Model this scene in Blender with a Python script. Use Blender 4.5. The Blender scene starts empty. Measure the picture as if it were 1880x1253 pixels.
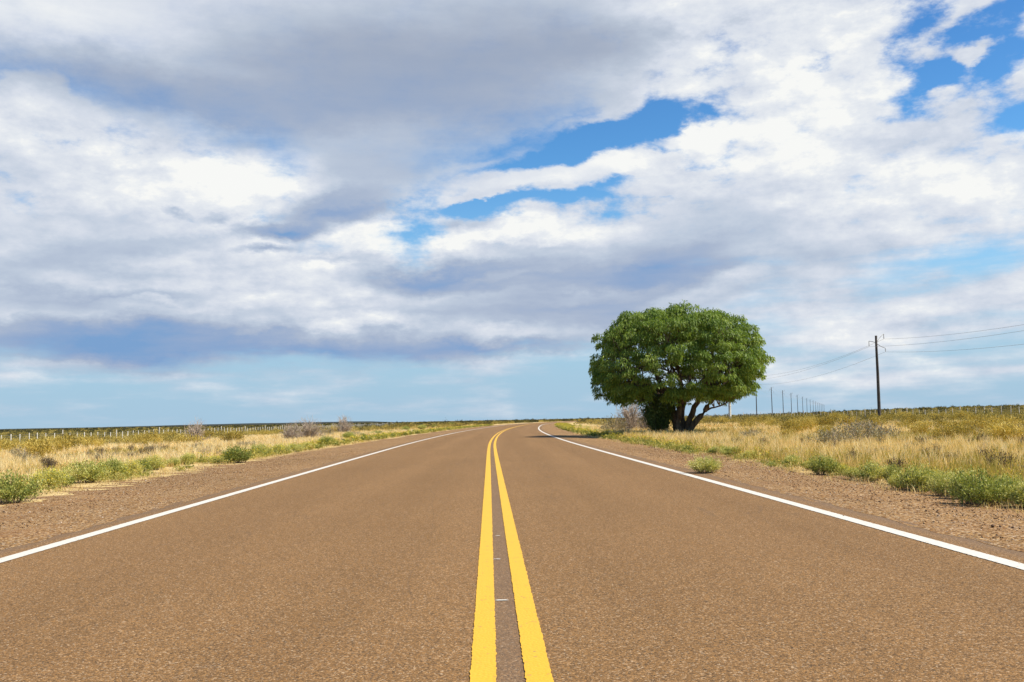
import bpy, bmesh, math, random
import numpy as np
from mathutils import Vector, Matrix

R = math.radians
SC = bpy.context.scene
COL = SC.collection
random.seed(7)
RNG = np.random.default_rng(7)

# ------------------------------------------------------------------ camera
EYE = 0.964
PITCH, ROLL = R(4.52), R(1.10)
cam_data = bpy.data.cameras.new('camera')
cam = bpy.data.objects.new('camera', cam_data)
COL.objects.link(cam)
r0, u0 = Vector((1, 0, 0)), Vector((0, -math.sin(PITCH), math.cos(PITCH)))
fw = Vector((0, math.cos(PITCH), math.sin(PITCH)))
rr = math.cos(ROLL) * r0 - math.sin(ROLL) * u0
uu = math.sin(ROLL) * r0 + math.cos(ROLL) * u0
m = Matrix((rr, uu, -fw)).transposed().to_4x4()
m.translation = (0, 0, EYE)
cam.matrix_world = m
cam_data.sensor_width = 36.0
cam_data.lens = 35.0
cam_data.clip_start = 0.05
cam_data.clip_end = 20000
SC.camera = cam

# ------------------------------------------------------------------ colour management
SC.view_settings.view_transform = 'Standard'
SC.view_settings.look = 'None'
SC.view_settings.exposure = 0.4
SC.view_settings.gamma = 1.0

# ------------------------------------------------------------------ sun
SUN_EL, SUN_AZ = R(51), R(97)          # azimuth clockwise from +Y: off to the right, a little behind the camera
sd = Vector((math.sin(SUN_AZ) * math.cos(SUN_EL), math.cos(SUN_AZ) * math.cos(SUN_EL), math.sin(SUN_EL)))
sun_data = bpy.data.lights.new('sun', 'SUN')
sun_data.energy = 5.0
sun_data.angle = R(0.53)
sun_data.color = (1.0, 0.93, 0.80)
sun = bpy.data.objects.new('sun', sun_data)
COL.objects.link(sun)
sun.rotation_euler = (-sd).to_track_quat('-Z', 'Y').to_euler()
sun.location = sd * 60


def lin(c):
    """sRGB 0..255 to scene linear"""
    out = []
    for v in c:
        v = v / 255.0
        out.append(v / 12.92 if v <= 0.04045 else ((v + 0.055) / 1.055) ** 2.4)
    return (out[0], out[1], out[2], 1.0)


class NT:
    """small helper for node trees"""
    def __init__(self, tree):
        self.t = tree
        self.n = tree.nodes
        self.l = tree.links

    def new(self, typ, **kw):
        n = self.n.new(typ)
        for k, v in kw.items():
            setattr(n, k, v)
        return n

    def put(self, sock, v):
        if isinstance(v, bpy.types.NodeSocket):
            self.l.new(v, sock)
        elif v is not None:
            sock.default_value = v

    def math(self, op, a, b=None, c=None, clamp=False):
        n = self.new('ShaderNodeMath', operation=op, use_clamp=clamp)
        for i, v in enumerate((a, b, c)):
            if v is not None:
                self.put(n.inputs[i], v)
        return n.outputs[0]

    def vec(self, op, a, b=None, c=None):
        n = self.new('ShaderNodeVectorMath', operation=op)
        for i, v in enumerate((a, b, c)):
            if v is not None:
                if op == 'SCALE' and i == 1:
                    self.put(n.inputs['Scale'], v)
                else:
                    self.put(n.inputs[i], v)
        return n.outputs['Value'] if op in ('LENGTH', 'DOT_PRODUCT', 'DISTANCE') else n.outputs[0]

    def noise(self, vec, scale, detail=4, rough=0.5, lac=2.0, dist=0.0, dim='3D'):
        n = self.new('ShaderNodeTexNoise', noise_dimensions=dim)
        self.put(n.inputs['Vector'], vec)
        self.put(n.inputs['Scale'], scale)
        n.inputs['Detail'].default_value = detail
        n.inputs['Roughness'].default_value = rough
        n.inputs['Lacunarity'].default_value = lac
        n.inputs['Distortion'].default_value = dist
        return n

    def voronoi(self, vec, scale, feature='F1', rand=1.0):
        n = self.new('ShaderNodeTexVoronoi', feature=feature)
        self.put(n.inputs['Vector'], vec)
        self.put(n.inputs['Scale'], scale)
        n.inputs['Randomness'].default_value = rand
        return n

    def mapr(self, v, a, b, c=0.0, d=1.0, smooth=False):
        n = self.new('ShaderNodeMapRange')
        if smooth:
            n.interpolation_type = 'SMOOTHSTEP'
        self.put(n.inputs['Value'], v)
        for i, k in enumerate((a, b, c, d)):
            self.put(n.inputs[i + 1], k)
        return n.outputs[0]

    def ramp(self, v, stops, interp='LINEAR'):
        n = self.new('ShaderNodeValToRGB')
        cr = n.color_ramp
        cr.interpolation = interp
        while len(cr.elements) > 1:
            cr.elements.remove(cr.elements[-1])
        cr.elements[0].position, cr.elements[0].color = stops[0]
        for p, c in stops[1:]:
            e = cr.elements.new(p)
            e.color = c
        self.put(n.inputs[0], v)
        return n.outputs[0]

    def mix(self, f, a, b, blend='MIX'):
        n = self.new('ShaderNodeMix', data_type='RGBA', blend_type=blend)
        self.put(n.inputs[0], f)
        self.put(n.inputs[6], a)
        self.put(n.inputs[7], b)
        return n.outputs[2]


# ------------------------------------------------------------------ world: clear sky with banks of cloud
# cloud features as (azimuth deg, elevation deg, half width, half height, tilt deg, solid core, amount)
COVER = [
    (4.41, 17.17, 2.54, 0.48, 23.1, 0.2, 0.45), (1.02, 15.6, 3.19, 0.48, 15.1, 0.2, 0.4), (8.31, 15.49, 1.56, 0.6, 1.1, 0.2, 0.5),
    (-2.03, 14.68, 2.87, 0.42, 11.1, 0.1, 0.3), (6.28, 16.1, 1.58, 0.36, 11.1, 0.1, 0.3), (7.39, 16.35, 5.65, 2.64, 13.1, 0.2, -0.8),
    (4.04, 15.51, 7.23, 1.91, 11.1, 0.2, -0.76), (0.21, 14.95, 6.5, 1.54, 11.1, 0.1, -0.48), (10.31, 14.98, 4.07, 2.08, -33.9, 0.2, -0.56),
    (8.99, 17.14, 3.75, 1.31, 1.1, 0.2, -0.48), (-1.75, 12.6, 8.75, 1.33, 5.1, 0.3, -0.76), (3.34, 12.67, 6.46, 1.17, 3.1, 0.3, -0.64),
    (-6.8, 13.1, 3.39, 0.85, 9.1, 0.1, -0.4), (11.92, 16.65, 1.65, 2.04, 31.1, 0.1, -0.4), (-5.73, 10.4, 3.01, 1.33, 9.1, 0.2, -0.64),
    (-4.31, 10.77, 1.89, 0.71, 9.1, 0.2, -0.4), (2.09, 13.84, 6.04, 0.91, 4.1, 0.4, 1.05), (-1.1, 13.29, 2.86, 0.43, 9.1, 0.3, 0.7),
    (6.39, 14.44, 2.99, 1.09, -4.9, 0.45, 1.3), (8.39, 13.08, 3.74, 0.48, 5.1, 0.3, 0.8), (10.5, 15.86, 2.16, 1.78, -28.9, 0.4, 1.1),
    (6.01, 17.75, 1.9, 1.33, -18.9, 0.2, 0.5), (23.21, 20.67, 3.59, 1.85, 1.1, 0.3, -0.51), (26.6, 19.17, 4.63, 2.82, 6.1, 0.4, -0.816),
    (24.41, 17.79, 3.83, 2.06, -23.9, 0.3, -0.612), (23.25, 16.45, 4.21, 1.57, 16.1, 0.25, -0.578), (27.24, 16.94, 2.74, 2.69, 1.1, 0.3, -0.612),
    (22.01, 16.28, 1.98, 0.71, 13.1, 0.2, -0.408), (27.74, 14.57, 1.5, 1.36, 1.1, 0.2, -0.544), (25.56, 14.61, 2.81, 0.69, 11.1, 0.1, -0.306),
    (18.03, 19.29, 4.53, 0.71, 9.1, 0.1, -0.34), (15.34, 18.66, 4.3, 0.5, 9.1, 0.1, -0.204), (26.43, 18.49, 1.55, 0.9, 1.1, 0.45, 1.2),
    (26.06, 17.53, 0.83, 1.07, 11.1, 0.35, 0.9), (24.08, 19.19, 1.88, 1.34, -13.9, 0.4, 0.9), (25.89, 20.49, 2.35, 0.65, 11.1, 0.3, 0.6),
    (24.87, 16.49, 1.45, 0.54, 11.1, 0.2, 0.5), (-23.63, 17.08, 6.14, 2.09, -12.9, 0.1, -0.24), (-26.92, 17.25, 3.37, 1.86, 11.1, 0.2, -0.32),
    (-25.73, 15.85, 0.81, 0.62, 1.1, 0.3, -0.8), (-14.18, 15.51, 2.88, 1.68, -28.9, 0.2, -0.2), (-26, 16.82, 1.94, 1.62, 16.1, 0.5, 1.1),
    (-24.94, 15.85, 2.9, 1.1, -13.9, 0.4, 0.6), (24.65, 7.26, 7.51, 2.16, 13.1, 0.2, -0.51), (27.02, 8.33, 3.31, 2.12, 21.1, 0.2, -0.306),
    (26.03, 4.05, 6.08, 1.43, 9.1, 0.1, -0.17), (18.92, 7.08, 8.8, 1.88, 11.1, 0.1, -0.136), (-9.92, 12.96, 3.7, 1.21, 11.1, 0.1, 0.3),
    (-25.82, 6.28, 2.76, 0.57, 1.1, 0.1, -0.32), (-19.37, 6.15, 17.32, 2.51, 0.1, 0.4, 0.55), (-19.35, 3.93, 21.11, 1.77, 0.1, 0.1, 0.24),
    (-3.76, 5.41, 14.34, 1.88, 0.1, 0.3, 0.45), (1.93, 6.56, 12.54, 2.5, 4.1, 0.3, 0.3), (2.18, 17.46, 9.19, 2.27, 13.1, 0.1, -0.24),
    (-1.69, 16.18, 6.12, 1.53, 13.1, 0.1, -0.2), (-22.26, 16.94, 10.86, 2.82, -12.9, 0.1, -0.144), (-15.97, 16.14, 5.68, 1.84, -18.9, 0.1, -0.096),
    (21.25, 3.42, 14.13, 3.21, 5.1, 0.3, 0.28), (-24.73, 2.76, 12.93, 0.85, 1.1, 0.2, 0.06),
]
LIGHT = [
    (-21.43, 17.16, 9.44, 2.5, -12.9, 0.1, -0.22), (-26.04, 18.56, 5.2, 1.86, 1.1, 0.1, -0.12), (21.28, 4, 13.6, 2.04, 5.1, 0.2, 0.098),
    (16.99, 2.1, 19.91, 1.79, 1.1, 0.2, 0.115), (-24.72, 2.05, 12.92, 1.14, 1.1, 0.2, 0.098), (-5.45, 20.45, 16.47, 4.33, 4.1, 0.2, -0.42),
    (-9.89, 17.14, 14.84, 2.21, 5.1, 0.2, -0.3), (4.19, 20.9, 10.53, 1.58, 6.1, 0.2, -0.2), (-13.57, 19.73, 7.89, 1.99, 1.1, 0.1, -0.08),
    (-1.01, 17.97, 9.59, 2.37, -8.9, 0.1, -0.1), (-20.89, 18.04, 8.96, 1.94, -6.9, 0.1, -0.24), (-24.76, 20.72, 7.98, 2.9, 1.1, 0.2, 0.213),
    (9.6, 21.3, 5.32, 3.96, -28.9, 0.2, 0.082), (0.56, 16.6, 7.66, 1.8, 16.1, 0.2, -0.05), (-4.25, 14.99, 8.24, 1.81, 13.1, 0.2, -0.22),
    (-9.91, 14.62, 5.57, 2.69, 1.1, 0.1, -0.18), (-17.14, 14.77, 6.7, 1.6, -10.9, 0.35, 0.295), (-22.77, 14.24, 5.97, 1.69, -6.9, 0.3, 0.18),
    (-26, 16.69, 2.85, 1.89, 11.1, 0.4, 0.18), (-18.57, 12.65, 8, 1.31, 5.1, 0.3, 0.279), (-14.48, 13.87, 4.48, 1.77, -8.9, 0.2, 0.148),
    (-20.3, 15.42, 2.81, 0.74, -23.9, 0.3, -0.1), (-24.37, 13.55, 4.24, 0.5, 1.1, 0.2, -0.1), (-24.34, 11.16, 7.91, 0.85, 4.1, 0.2, -0.1),
    (-24.83, 8.87, 8.61, 1.42, 13.1, 0.2, -0.22), (-17.11, 10.21, 6.37, 1.31, 11.1, 0.3, -0.15), (-20.79, 9.2, 4.98, 0.87, 13.1, 0.1, -0.08),
    (-24.02, 7.91, 5.28, 1.28, 11.1, 0.1, -0.1), (-19.11, 8.96, 5.09, 0.88, 6.1, 0.2, 0.082), (-15.95, 11.59, 5.87, 0.59, 15.1, 0.3, 0.213),
    (-11.76, 10.66, 7.29, 1.52, 5.1, 0.3, 0.205), (-10.55, 8.84, 6.72, 1.53, 3.1, 0.2, 0.164), (-1.79, 10.37, 8.22, 1.39, 4.1, 0.3, 0.279),
    (-8.38, 11.01, 3.42, 1.38, 9.1, 0.2, 0.205), (0.45, 11.27, 3.17, 0.74, 1.1, 0.3, 0.197), (-5.56, 11.48, 1.89, 0.92, 1.1, 0.3, 0.164),
    (-10.84, 12.04, 4.6, 1.27, 11.1, 0.3, -0.4), (-12.97, 11.08, 2.71, 0.72, -3.9, 0.3, -0.4), (-12.22, 10.65, 1.21, 0.48, -18.9, 0.3, -0.3),
    (-9.3, 11.76, 3.4, 0.91, 13.1, 0.3, -0.3), (-13.43, 9.87, 2.25, 0.39, 1.1, 0.4, -0.46), (-18.7, 11.68, 0.97, 0.26, -2.9, 0.2, -0.3),
    (-16.39, 11.78, 1.17, 0.39, 1.1, 0.3, -0.4), (-9.94, 9.16, 3.38, 0.28, 1.1, 0.3, -0.26), (-2.4, 11.46, 2.22, 0.68, 1.1, 0.4, -0.34),
    (-1.16, 10.06, 1.58, 0.31, 1.1, 0.3, -0.22), (1.37, 9.79, 3.8, 0.43, 1.1, 0.3, -0.22), (-2.77, 8.46, 8.19, 1.25, 4.1, 0.4, -0.42),
    (-6.85, 8.18, 4.05, 0.87, -2.9, 0.3, -0.3), (1.95, 7.5, 10.38, 1.25, 3.1, 0.2, -0.28), (7.63, 8.57, 8.06, 1.85, 9.1, 0.3, -0.3),
    (11.07, 10.26, 8.53, 2.59, 16.1, 0.2, -0.26), (9.43, 6.95, 7.97, 1.54, 11.1, 0.2, -0.26), (1.92, 6.25, 10.67, 0.94, 1.1, 0.2, -0.16),
    (-4.37, 6.2, 8.13, 0.81, 1.1, 0.2, -0.16), (-1.19, 8.19, 3.79, 0.31, 7.1, 0.3, 0.115), (12.18, 7.3, 6.02, 0.73, 13.1, 0.3, 0.213),
    (5.08, 6.95, 5, 0.37, 5.1, 0.2, 0.115), (16.26, 19.27, 9.75, 4.21, 16.1, 0.2, 0.213), (15.52, 15.9, 8.89, 3.19, 13.1, 0.3, 0.23),
    (19.73, 12.6, 11.81, 3.46, 7.1, 0.2, 0.213), (24.58, 10.96, 6.82, 2.25, 9.1, 0.3, 0.213), (23.15, 14.51, 5.93, 1.12, 7.1, 0.3, -0.16),
    (20.37, 14.26, 3.36, 0.85, 1.1, 0.2, -0.1), (11.75, 12.04, 5.17, 1.21, 11.1, 0.2, -0.08), (16.78, 10.79, 7.55, 0.89, 6.1, 0.2, -0.1),
    (12.58, 17.91, 5.19, 1.45, 26.1, 0.2, -0.12), (15.25, 16.65, 5.95, 0.69, 9.1, 0.2, -0.1), (18.43, 9.04, 7.96, 2.07, 15.1, 0.2, -0.2),
    (10.27, 22.38, 3.75, 1.67, 1.1, 0.2, 0.082), (16.93, 14.46, 3.79, 1.74, 1.1, 0.3, 0.082), (2.41, 13.92, 6.35, 1.16, 4.1, 0.4, 0.197),
    (6.55, 14.44, 3.15, 1.21, -4.9, 0.4, 0.23), (10.5, 15.86, 2.47, 1.78, -28.9, 0.4, 0.164), (2.4, 13.22, 4.76, 0.37, 1.1, 0.3, -0.1),
    (-22.14, 6.74, 10.01, 0.7, 3.1, 0.2, -0.3), (-23.46, 5.35, 11.12, 1.15, 1.1, 0.1, -0.25), (-22.91, 4.2, 13.85, 1.59, 0.1, 0.2, -0.56),
    (-10.57, 3.77, 12.7, 1.36, 1.1, 0.1, -0.38), (-15.93, 5.15, 8.72, 1.02, 4.1, 0.1, -0.2), (-1.89, 4.13, 10.64, 1.06, 1.1, 0.2, -0.36),
    (1.9, 5.31, 11.28, 1.25, 1.1, 0.1, -0.2), (-19.09, 6.66, 1.69, 0.27, 1.1, 0.3, 0.246), (-9.96, 5.46, 6.1, 0.62, 1.1, 0.3, 0.295),
    (-11.77, 6.69, 7.25, 0.92, 1.1, 0.2, 0.18), (0.32, 4.97, 5.66, 0.75, 1.1, 0.3, 0.246), (2.49, 3.51, 4.07, 0.5, 4.1, 0.3, 0.262),
    (-17.68, 7.37, 3.44, 0.3, 1.1, 0.3, 0.123), (-24.74, 3.38, 6.22, 0.28, 1.1, 0.2, 0.098), (22.16, 5.42, 7.01, 0.7, -2.9, 0.1, -0.12),
    (18.81, 4.71, 5.63, 1.19, 6.1, 0.1, 0.082),
]


def build_world():
    w = bpy.data.worlds.new('World')
    SC.world = w
    w.use_nodes = True
    w.node_tree.nodes.clear()
    N = NT(w.node_tree)
    tc = N.new('ShaderNodeTexCoord')
    D = tc.outputs['Generated']
    sep = N.new('ShaderNodeSeparateXYZ')
    N.put(sep.inputs[0], D)
    x, y, z = sep.outputs
    az = N.math('MULTIPLY', N.math('ARCTAN2', x, y), 57.29578)
    el = N.math('MULTIPLY', N.math('ARCSINE', z), 57.29578)
    comb = N.new('ShaderNodeCombineXYZ')
    N.put(comb.inputs[0], az)
    N.put(comb.inputs[1], el)
    P = comb.outputs[0]
    # flattened direction: clouds are wider than they are tall; QS is drawn out into streaks
    Q = N.vec('MULTIPLY', P, (0.0175, 0.035, 0.0))
    QS = N.vec('MULTIPLY', P, (0.0175, 0.11, 0.0))
    half = (0.5, 0.5, 0.5)

    def warp(base, scale, amp, detail, rough):
        n = N.noise(Q, scale, detail, rough, dim='2D')
        v = N.vec('SUBTRACT', n.outputs['Color'], half)
        v = N.vec('MULTIPLY', v, (amp, amp * 0.6, 0.0))
        return N.vec('ADD', base, v)
    PW = warp(P, 5.0, 3.2, 1.0, 0.5)
    PC = warp(PW, 14.0, 3.4, 5.0, 0.62)      # cover: ragged
    PL = warp(PW, 15.0, 2.9, 5.0, 0.64)      # light

    def field(vec, blobs, start):
        # the running sum rides along in the z slot of the position vector
        sp = N.new('ShaderNodeSeparateXYZ')
        N.put(sp.inputs[0], vec)
        cb = N.new('ShaderNodeCombineXYZ')
        N.put(cb.inputs[0], sp.outputs[0])
        N.put(cb.inputs[1], sp.outputs[1])
        N.put(cb.inputs[2], start)
        v = cb.outputs[0]
        for (a, e, ra, re, rot, inner, amp) in blobs:
            g = N.new('ShaderNodeTexGradient', gradient_type='SPHERICAL')
            tm = g.texture_mapping
            tm.vector_type = 'TEXTURE'
            tm.translation = (a, e, 0)
            tm.rotation = (0, 0, R(rot))
            tm.scale = (ra * 1.08, re * 1.08, 1e6)
            N.put(g.inputs[0], v)
            v = N.vec('MULTIPLY_ADD', g.outputs['Color'], (0, 0, amp * (1 + 0.75 * inner)), v)
        sp = N.new('ShaderNodeSeparateXYZ')
        N.put(sp.inputs[0], v)
        return sp.outputs[2]

    # base cover: solid in front, mostly cleared out of view to weaken ambient light, thinning into pale clear air near the horizon
    inview = N.math('MULTIPLY', N.mapr(N.math('ABSOLUTE', az), 32, 50, 1.0, 0.0, smooth=True), N.mapr(el, 25, 38, 1.0, 0.0, smooth=True))
    elev = N.mapr(el, 0.5, 9.5, 0.22, 1.0, smooth=True)
    wild = N.mapr(N.noise(Q, 2.2, 4, 0.55, dim='2D').outputs[0], 0.56, 0.72, 0.0, 0.9)
    base = N.math('ADD', N.math('MULTIPLY', inview, 1.0), N.math('MULTIPLY', N.math('SUBTRACT', 1.0, inview), wild))
    base = N.math('MULTIPLY', base, elev)
    cov = field(PC, COVER, base)
    fluff = N.noise(Q, 16.0, 7, 0.60, 2.1, dim='2D')
    fluff2 = N.noise(N.vec('ADD', Q, (0.010, 0.028, 0.0)), 16.0, 7, 0.60, 2.1, dim='2D')
    streak = N.noise(QS, 7.0, 5, 0.55, dim='2D')
    fl = N.math('SUBTRACT', fluff.outputs[0], 0.5)
    st = N.math('SUBTRACT', streak.outputs[0], 0.5)
    high = N.mapr(el, 7, 12, 0.0, 1.0, smooth=True)
    tex = N.math('ADD', N.math('MULTIPLY', fl, N.math('MULTIPLY_ADD', high, 1.75, 0.15)), N.math('MULTIPLY', st, N.math('MULTIPLY_ADD', high, -0.9, 1.35)))
    # a smooth sheet of high cloud covers the upper left; lumpy cumulus lies lower and to the right
    rim = N.math('MULTIPLY_ADD', N.math('MINIMUM', N.math('ADD', az, 8.0), 0.0), 0.21, el)
    sheet = N.math('MULTIPLY', N.mapr(rim, 12.0, 14.6, 0.0, 1.0, smooth=True), N.mapr(az, 3.0, 10.0, 1.0, 0.0, smooth=True))
    covn = N.math('MULTIPLY_ADD', tex, N.math('MULTIPLY_ADD', sheet, -0.70, 1.0), cov)
    alpha = N.mapr(covn, 0.10, N.math('MULTIPLY_ADD', sheet, 0.22, 0.88), 0.0, 1.0, smooth=True)

    lt0 = N.math('MULTIPLY_ADD', N.math('MINIMUM', el, 8.0), 0.010, 0.60)
    lt = field(PL, LIGHT, lt0)
    emboss = N.math('SUBTRACT', fluff.outputs[0], fluff2.outputs[0])
    calm = N.math('MULTIPLY', N.mapr(lt, 0.35, 0.75, 0.10, 1.0), N.math('MULTIPLY_ADD', sheet, -0.9, 1.0))               # grey sheets are smooth, white banks are lumpy
    lt = N.math('MULTIPLY_ADD', N.math('MULTIPLY', emboss, calm), 0.62, lt)
    lt = N.math('MULTIPLY_ADD', N.math('MULTIPLY', fl, calm), 0.20, lt)
    lt = N.math('MULTIPLY_ADD', st, N.math('MULTIPLY_ADD', high, -0.26, 0.40), lt)
    thin = N.mapr(covn, 0.5, 1.0, 0.06, 0.0)
    lt = N.math('ADD', lt, N.math('MULTIPLY', thin, high))
    cloud = N.ramp(lt, [(0.0, lin((124, 162, 207))), (0.14, lin((147, 170, 205))), (0.32, lin((170, 184, 207))), (0.50, lin((191, 203, 220))),
                        (0.70, lin((213, 220, 232))), (0.90, lin((232, 236, 241))), (1.0, lin((247, 248, 246)))])
    # the high sheet is a more neutral grey than the far low banks
    neutral = N.math('MULTIPLY', N.mapr(el, 13, 22, 0.0, 0.62, smooth=True), N.mapr(lt, 0.2, 0.7, 1.0, 0.0))
    cloud = N.mix(neutral, cloud, lin((163, 170, 184)))

    sky = N.new('ShaderNodeTexSky', sky_type='NISHITA')
    sky.sun_disc = False
    sky.sun_elevation = SUN_EL
    sky.sun_rotation = SUN_AZ
    sky.altitude = 50
    sky.air_density = 1.0
    sky.dust_density = 0.6
    sky.ozone_density = 2.0
    blue = N.vec('SCALE', sky.outputs[0], SKY_STRENGTH)
    blue = N.vec('MULTIPLY', blue, N.mix(N.mapr(el, 8, 24), (0.74, 1.36, 1.66, 1), (0.40, 0.88, 1.36, 1)))
    # pale moist air low down
    low = N.mapr(el, 0.0, 15.0, 0.95, 0.0, smooth=True)
    blue = N.mix(low, blue, lin((167, 198, 222)))
    final = N.mix(alpha, blue, cloud)
    bg = N.new('ShaderNodeBackground')
    N.put(bg.inputs['Color'], final)
    bg.inputs['Strength'].default_value = 0.76
    out = N.new('ShaderNodeOutputWorld')
    N.l.new(bg.outputs[0], out.inputs['Surface'])
    w.cycles.sampling_method = 'MANUAL'
    w.cycles.sample_map_resolution = 512


SKY_STRENGTH = 0.10
build_world()


# ------------------------------------------------------------------ helpers
def tag(o, label=None, cat=None, group=None, kind=None):
    if label:
        o['label'] = label
    if cat:
        o['category'] = cat
    if group:
        o['group'] = group
    if kind:
        o['kind'] = kind
    return o


def mesh_np(name, verts, faces, mats=(), attrs=None, smooth=False):
    """faces: list of (n,k) index arrays"""
    me = bpy.data.meshes.new(name)
    verts = np.asarray(verts, dtype=np.float32)
    me.vertices.add(len(verts))
    me.vertices.foreach_set('co', verts.ravel())
    faces = [np.asarray(f, dtype=np.int32) for f in faces if len(f)]
    loops = np.concatenate([f.ravel() for f in faces])
    sizes = np.concatenate([np.full(len(f), f.shape[1], dtype=np.int32) for f in faces])
    starts = np.concatenate(([0], np.cumsum(sizes)[:-1])).astype(np.int32)
    me.loops.add(len(loops))
    me.loops.foreach_set('vertex_index', loops)
    me.polygons.add(len(sizes))
    me.polygons.foreach_set('loop_start', starts)
    me.polygons.foreach_set('loop_total', sizes)
    if smooth:
        me.polygons.foreach_set('use_smooth', np.ones(len(sizes), dtype=bool))
    for m_ in mats:
        me.materials.append(m_)
    for k, v in (attrs or {}).items():
        a = me.attributes.new(k, 'FLOAT', 'POINT')
        a.data.foreach_set('value', np.asarray(v, dtype=np.float32))
    me.update(calc_edges=True)
    return me


def link(name, me, parent=None, loc=(0, 0, 0), rz=0.0, scale=1.0):
    o = bpy.data.objects.new(name, me)
    COL.objects.link(o)
    o.parent = parent
    o.location = loc
    o.rotation_euler = (0, 0, rz)
    if isinstance(scale, (int, float)):
        scale = (scale,) * 3
    o.scale = scale
    return o


class Tubes:
    """collects tapered tubes, boxes and lathes into one mesh"""
    def __init__(self):
        self.v, self.q, self.t = [], [], []

    def tube(self, pts, rad, sides=6, cap=True):
        pts = [Vector(p) for p in pts]
        base = len(self.v)
        for i, p in enumerate(pts):
            d = (pts[min(i + 1, len(pts) - 1)] - pts[max(i - 1, 0)])
            if d.length < 1e-9:
                d = Vector((0, 0, 1))
            d.normalize()
            ref = Vector((1, 0, 0)) if abs(d.z) > 0.8 else Vector((0, 0, 1))
            a = d.cross(ref).normalized()
            b = d.cross(a).normalized()
            for k in range(sides):
                an = 2 * math.pi * k / sides
                self.v.append(tuple(p + (a * math.cos(an) + b * math.sin(an)) * rad[i]))
        for i in range(len(pts) - 1):
            for k in range(sides):
                k2 = (k + 1) % sides
                self.q.append((base + i * sides + k, base + i * sides + k2, base + (i + 1) * sides + k2, base + (i + 1) * sides + k))
        if cap:
            for i in (0, len(pts) - 1):
                c = len(self.v)
                self.v.append(tuple(pts[i]))
                for k in range(sides):
                    k2 = (k + 1) % sides
                    self.t.append((c, base + i * sides + k, base + i * sides + k2))

    def box(self, c, s, tilt=0.0, tilty=0.0):
        base = len(self.v)
        for dx in (-1, 1):
            for dy in (-1, 1):
                for dz in (-1, 1):
                    z = c[2] + dz * s[2] / 2
                    self.v.append((c[0] + dx * s[0] / 2 + tilt * (z - c[2]), c[1] + dy * s[1] / 2 + tilty * (z - c[2]), z))
        for f in ((0, 1, 3, 2), (4, 6, 7, 5), (0, 4, 5, 1), (2, 3, 7, 6), (0, 2, 6, 4), (1, 5, 7, 3)):
            self.q.append(tuple(base + i for i in f))

    def mesh(self, name, mat, smooth=True):
        return mesh_np(name, self.v, [np.array(self.q).reshape(-1, 4), np.array(self.t, dtype=np.int32).reshape(-1, 3)], (mat,), smooth=smooth)


def material(name):
    mt = bpy.data.materials.new(name)
    mt.use_nodes = True
    mt.node_tree.nodes.clear()
    N = NT(mt.node_tree)
    out = N.new('ShaderNodeOutputMaterial')
    return mt, N, out


def principled(N, out, col, rough=0.8, spec=0.3, normal=None):
    b = N.new('ShaderNodeBsdfPrincipled')
    N.put(b.inputs['Base Color'], col)
    N.put(b.inputs['Roughness'], rough)
    N.put(b.inputs['Specular IOR Level'], spec)
    if normal is not None:
        N.put(b.inputs['Normal'], normal)
    N.l.new(b.outputs[0], out.inputs[0])
    return b


def bump(N, h, strength, dist):
    b = N.new('ShaderNodeBump')
    b.inputs['Strength'].default_value = strength
    b.inputs['Distance'].default_value = dist
    N.put(b.inputs['Height'], h)
    return b.outputs[0]


def attr(N, name):
    a = N.new('ShaderNodeAttribute', attribute_name=name)
    return a


def c4(r, g, b):
    return (r, g, b, 1.0)


# ------------------------------------------------------------------ road geometry
_KY = np.array([-60, 0, 10, 20, 30, 40, 50, 64, 80, 106, 140, 181, 227, 280, 340, 420, 520, 700.])
_KX = np.array([1.45, .065, -.178, -.42, -.66, -.87, -1.0, -1.07, -1.0, -.55, .5, 2.2, 5.2, 10.5, 19, 35, 62, 122])
_KM = np.gradient(_KX, _KY)


def xc(y):
    """x of the road's centre line at y"""
    y = np.asarray(y, dtype=float)
    yc = np.clip(y, _KY[0], _KY[-1] - 1e-6)
    i = np.clip(np.searchsorted(_KY, yc, side='right') - 1, 0, len(_KY) - 2)
    h = _KY[i + 1] - _KY[i]
    t = (yc - _KY[i]) / h
    v = ((2 * t**3 - 3 * t**2 + 1) * _KX[i] + (t**3 - 2 * t**2 + t) * h * _KM[i]
         + (-2 * t**3 + 3 * t**2) * _KX[i + 1] + (t**3 - t**2) * h * _KM[i + 1])
    return v + np.where(y > _KY[-1], (y - _KY[-1]) * _KM[-1], 0) + np.where(y < _KY[0], (y - _KY[0]) * _KM[0], 0)


LW, RW = 3.68, 3.20                 # centre line to the middle of each white line
PL_, PR_ = LW + 0.36, RW + 0.40     # edge of the asphalt
SL, SR = 8.1, 5.9                   # outer edge of the gravel shoulders


def sstep(x, a, b):
    t = np.clip((x - a) / (b - a), 0, 1)
    return t * t * (3 - 2 * t)


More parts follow.
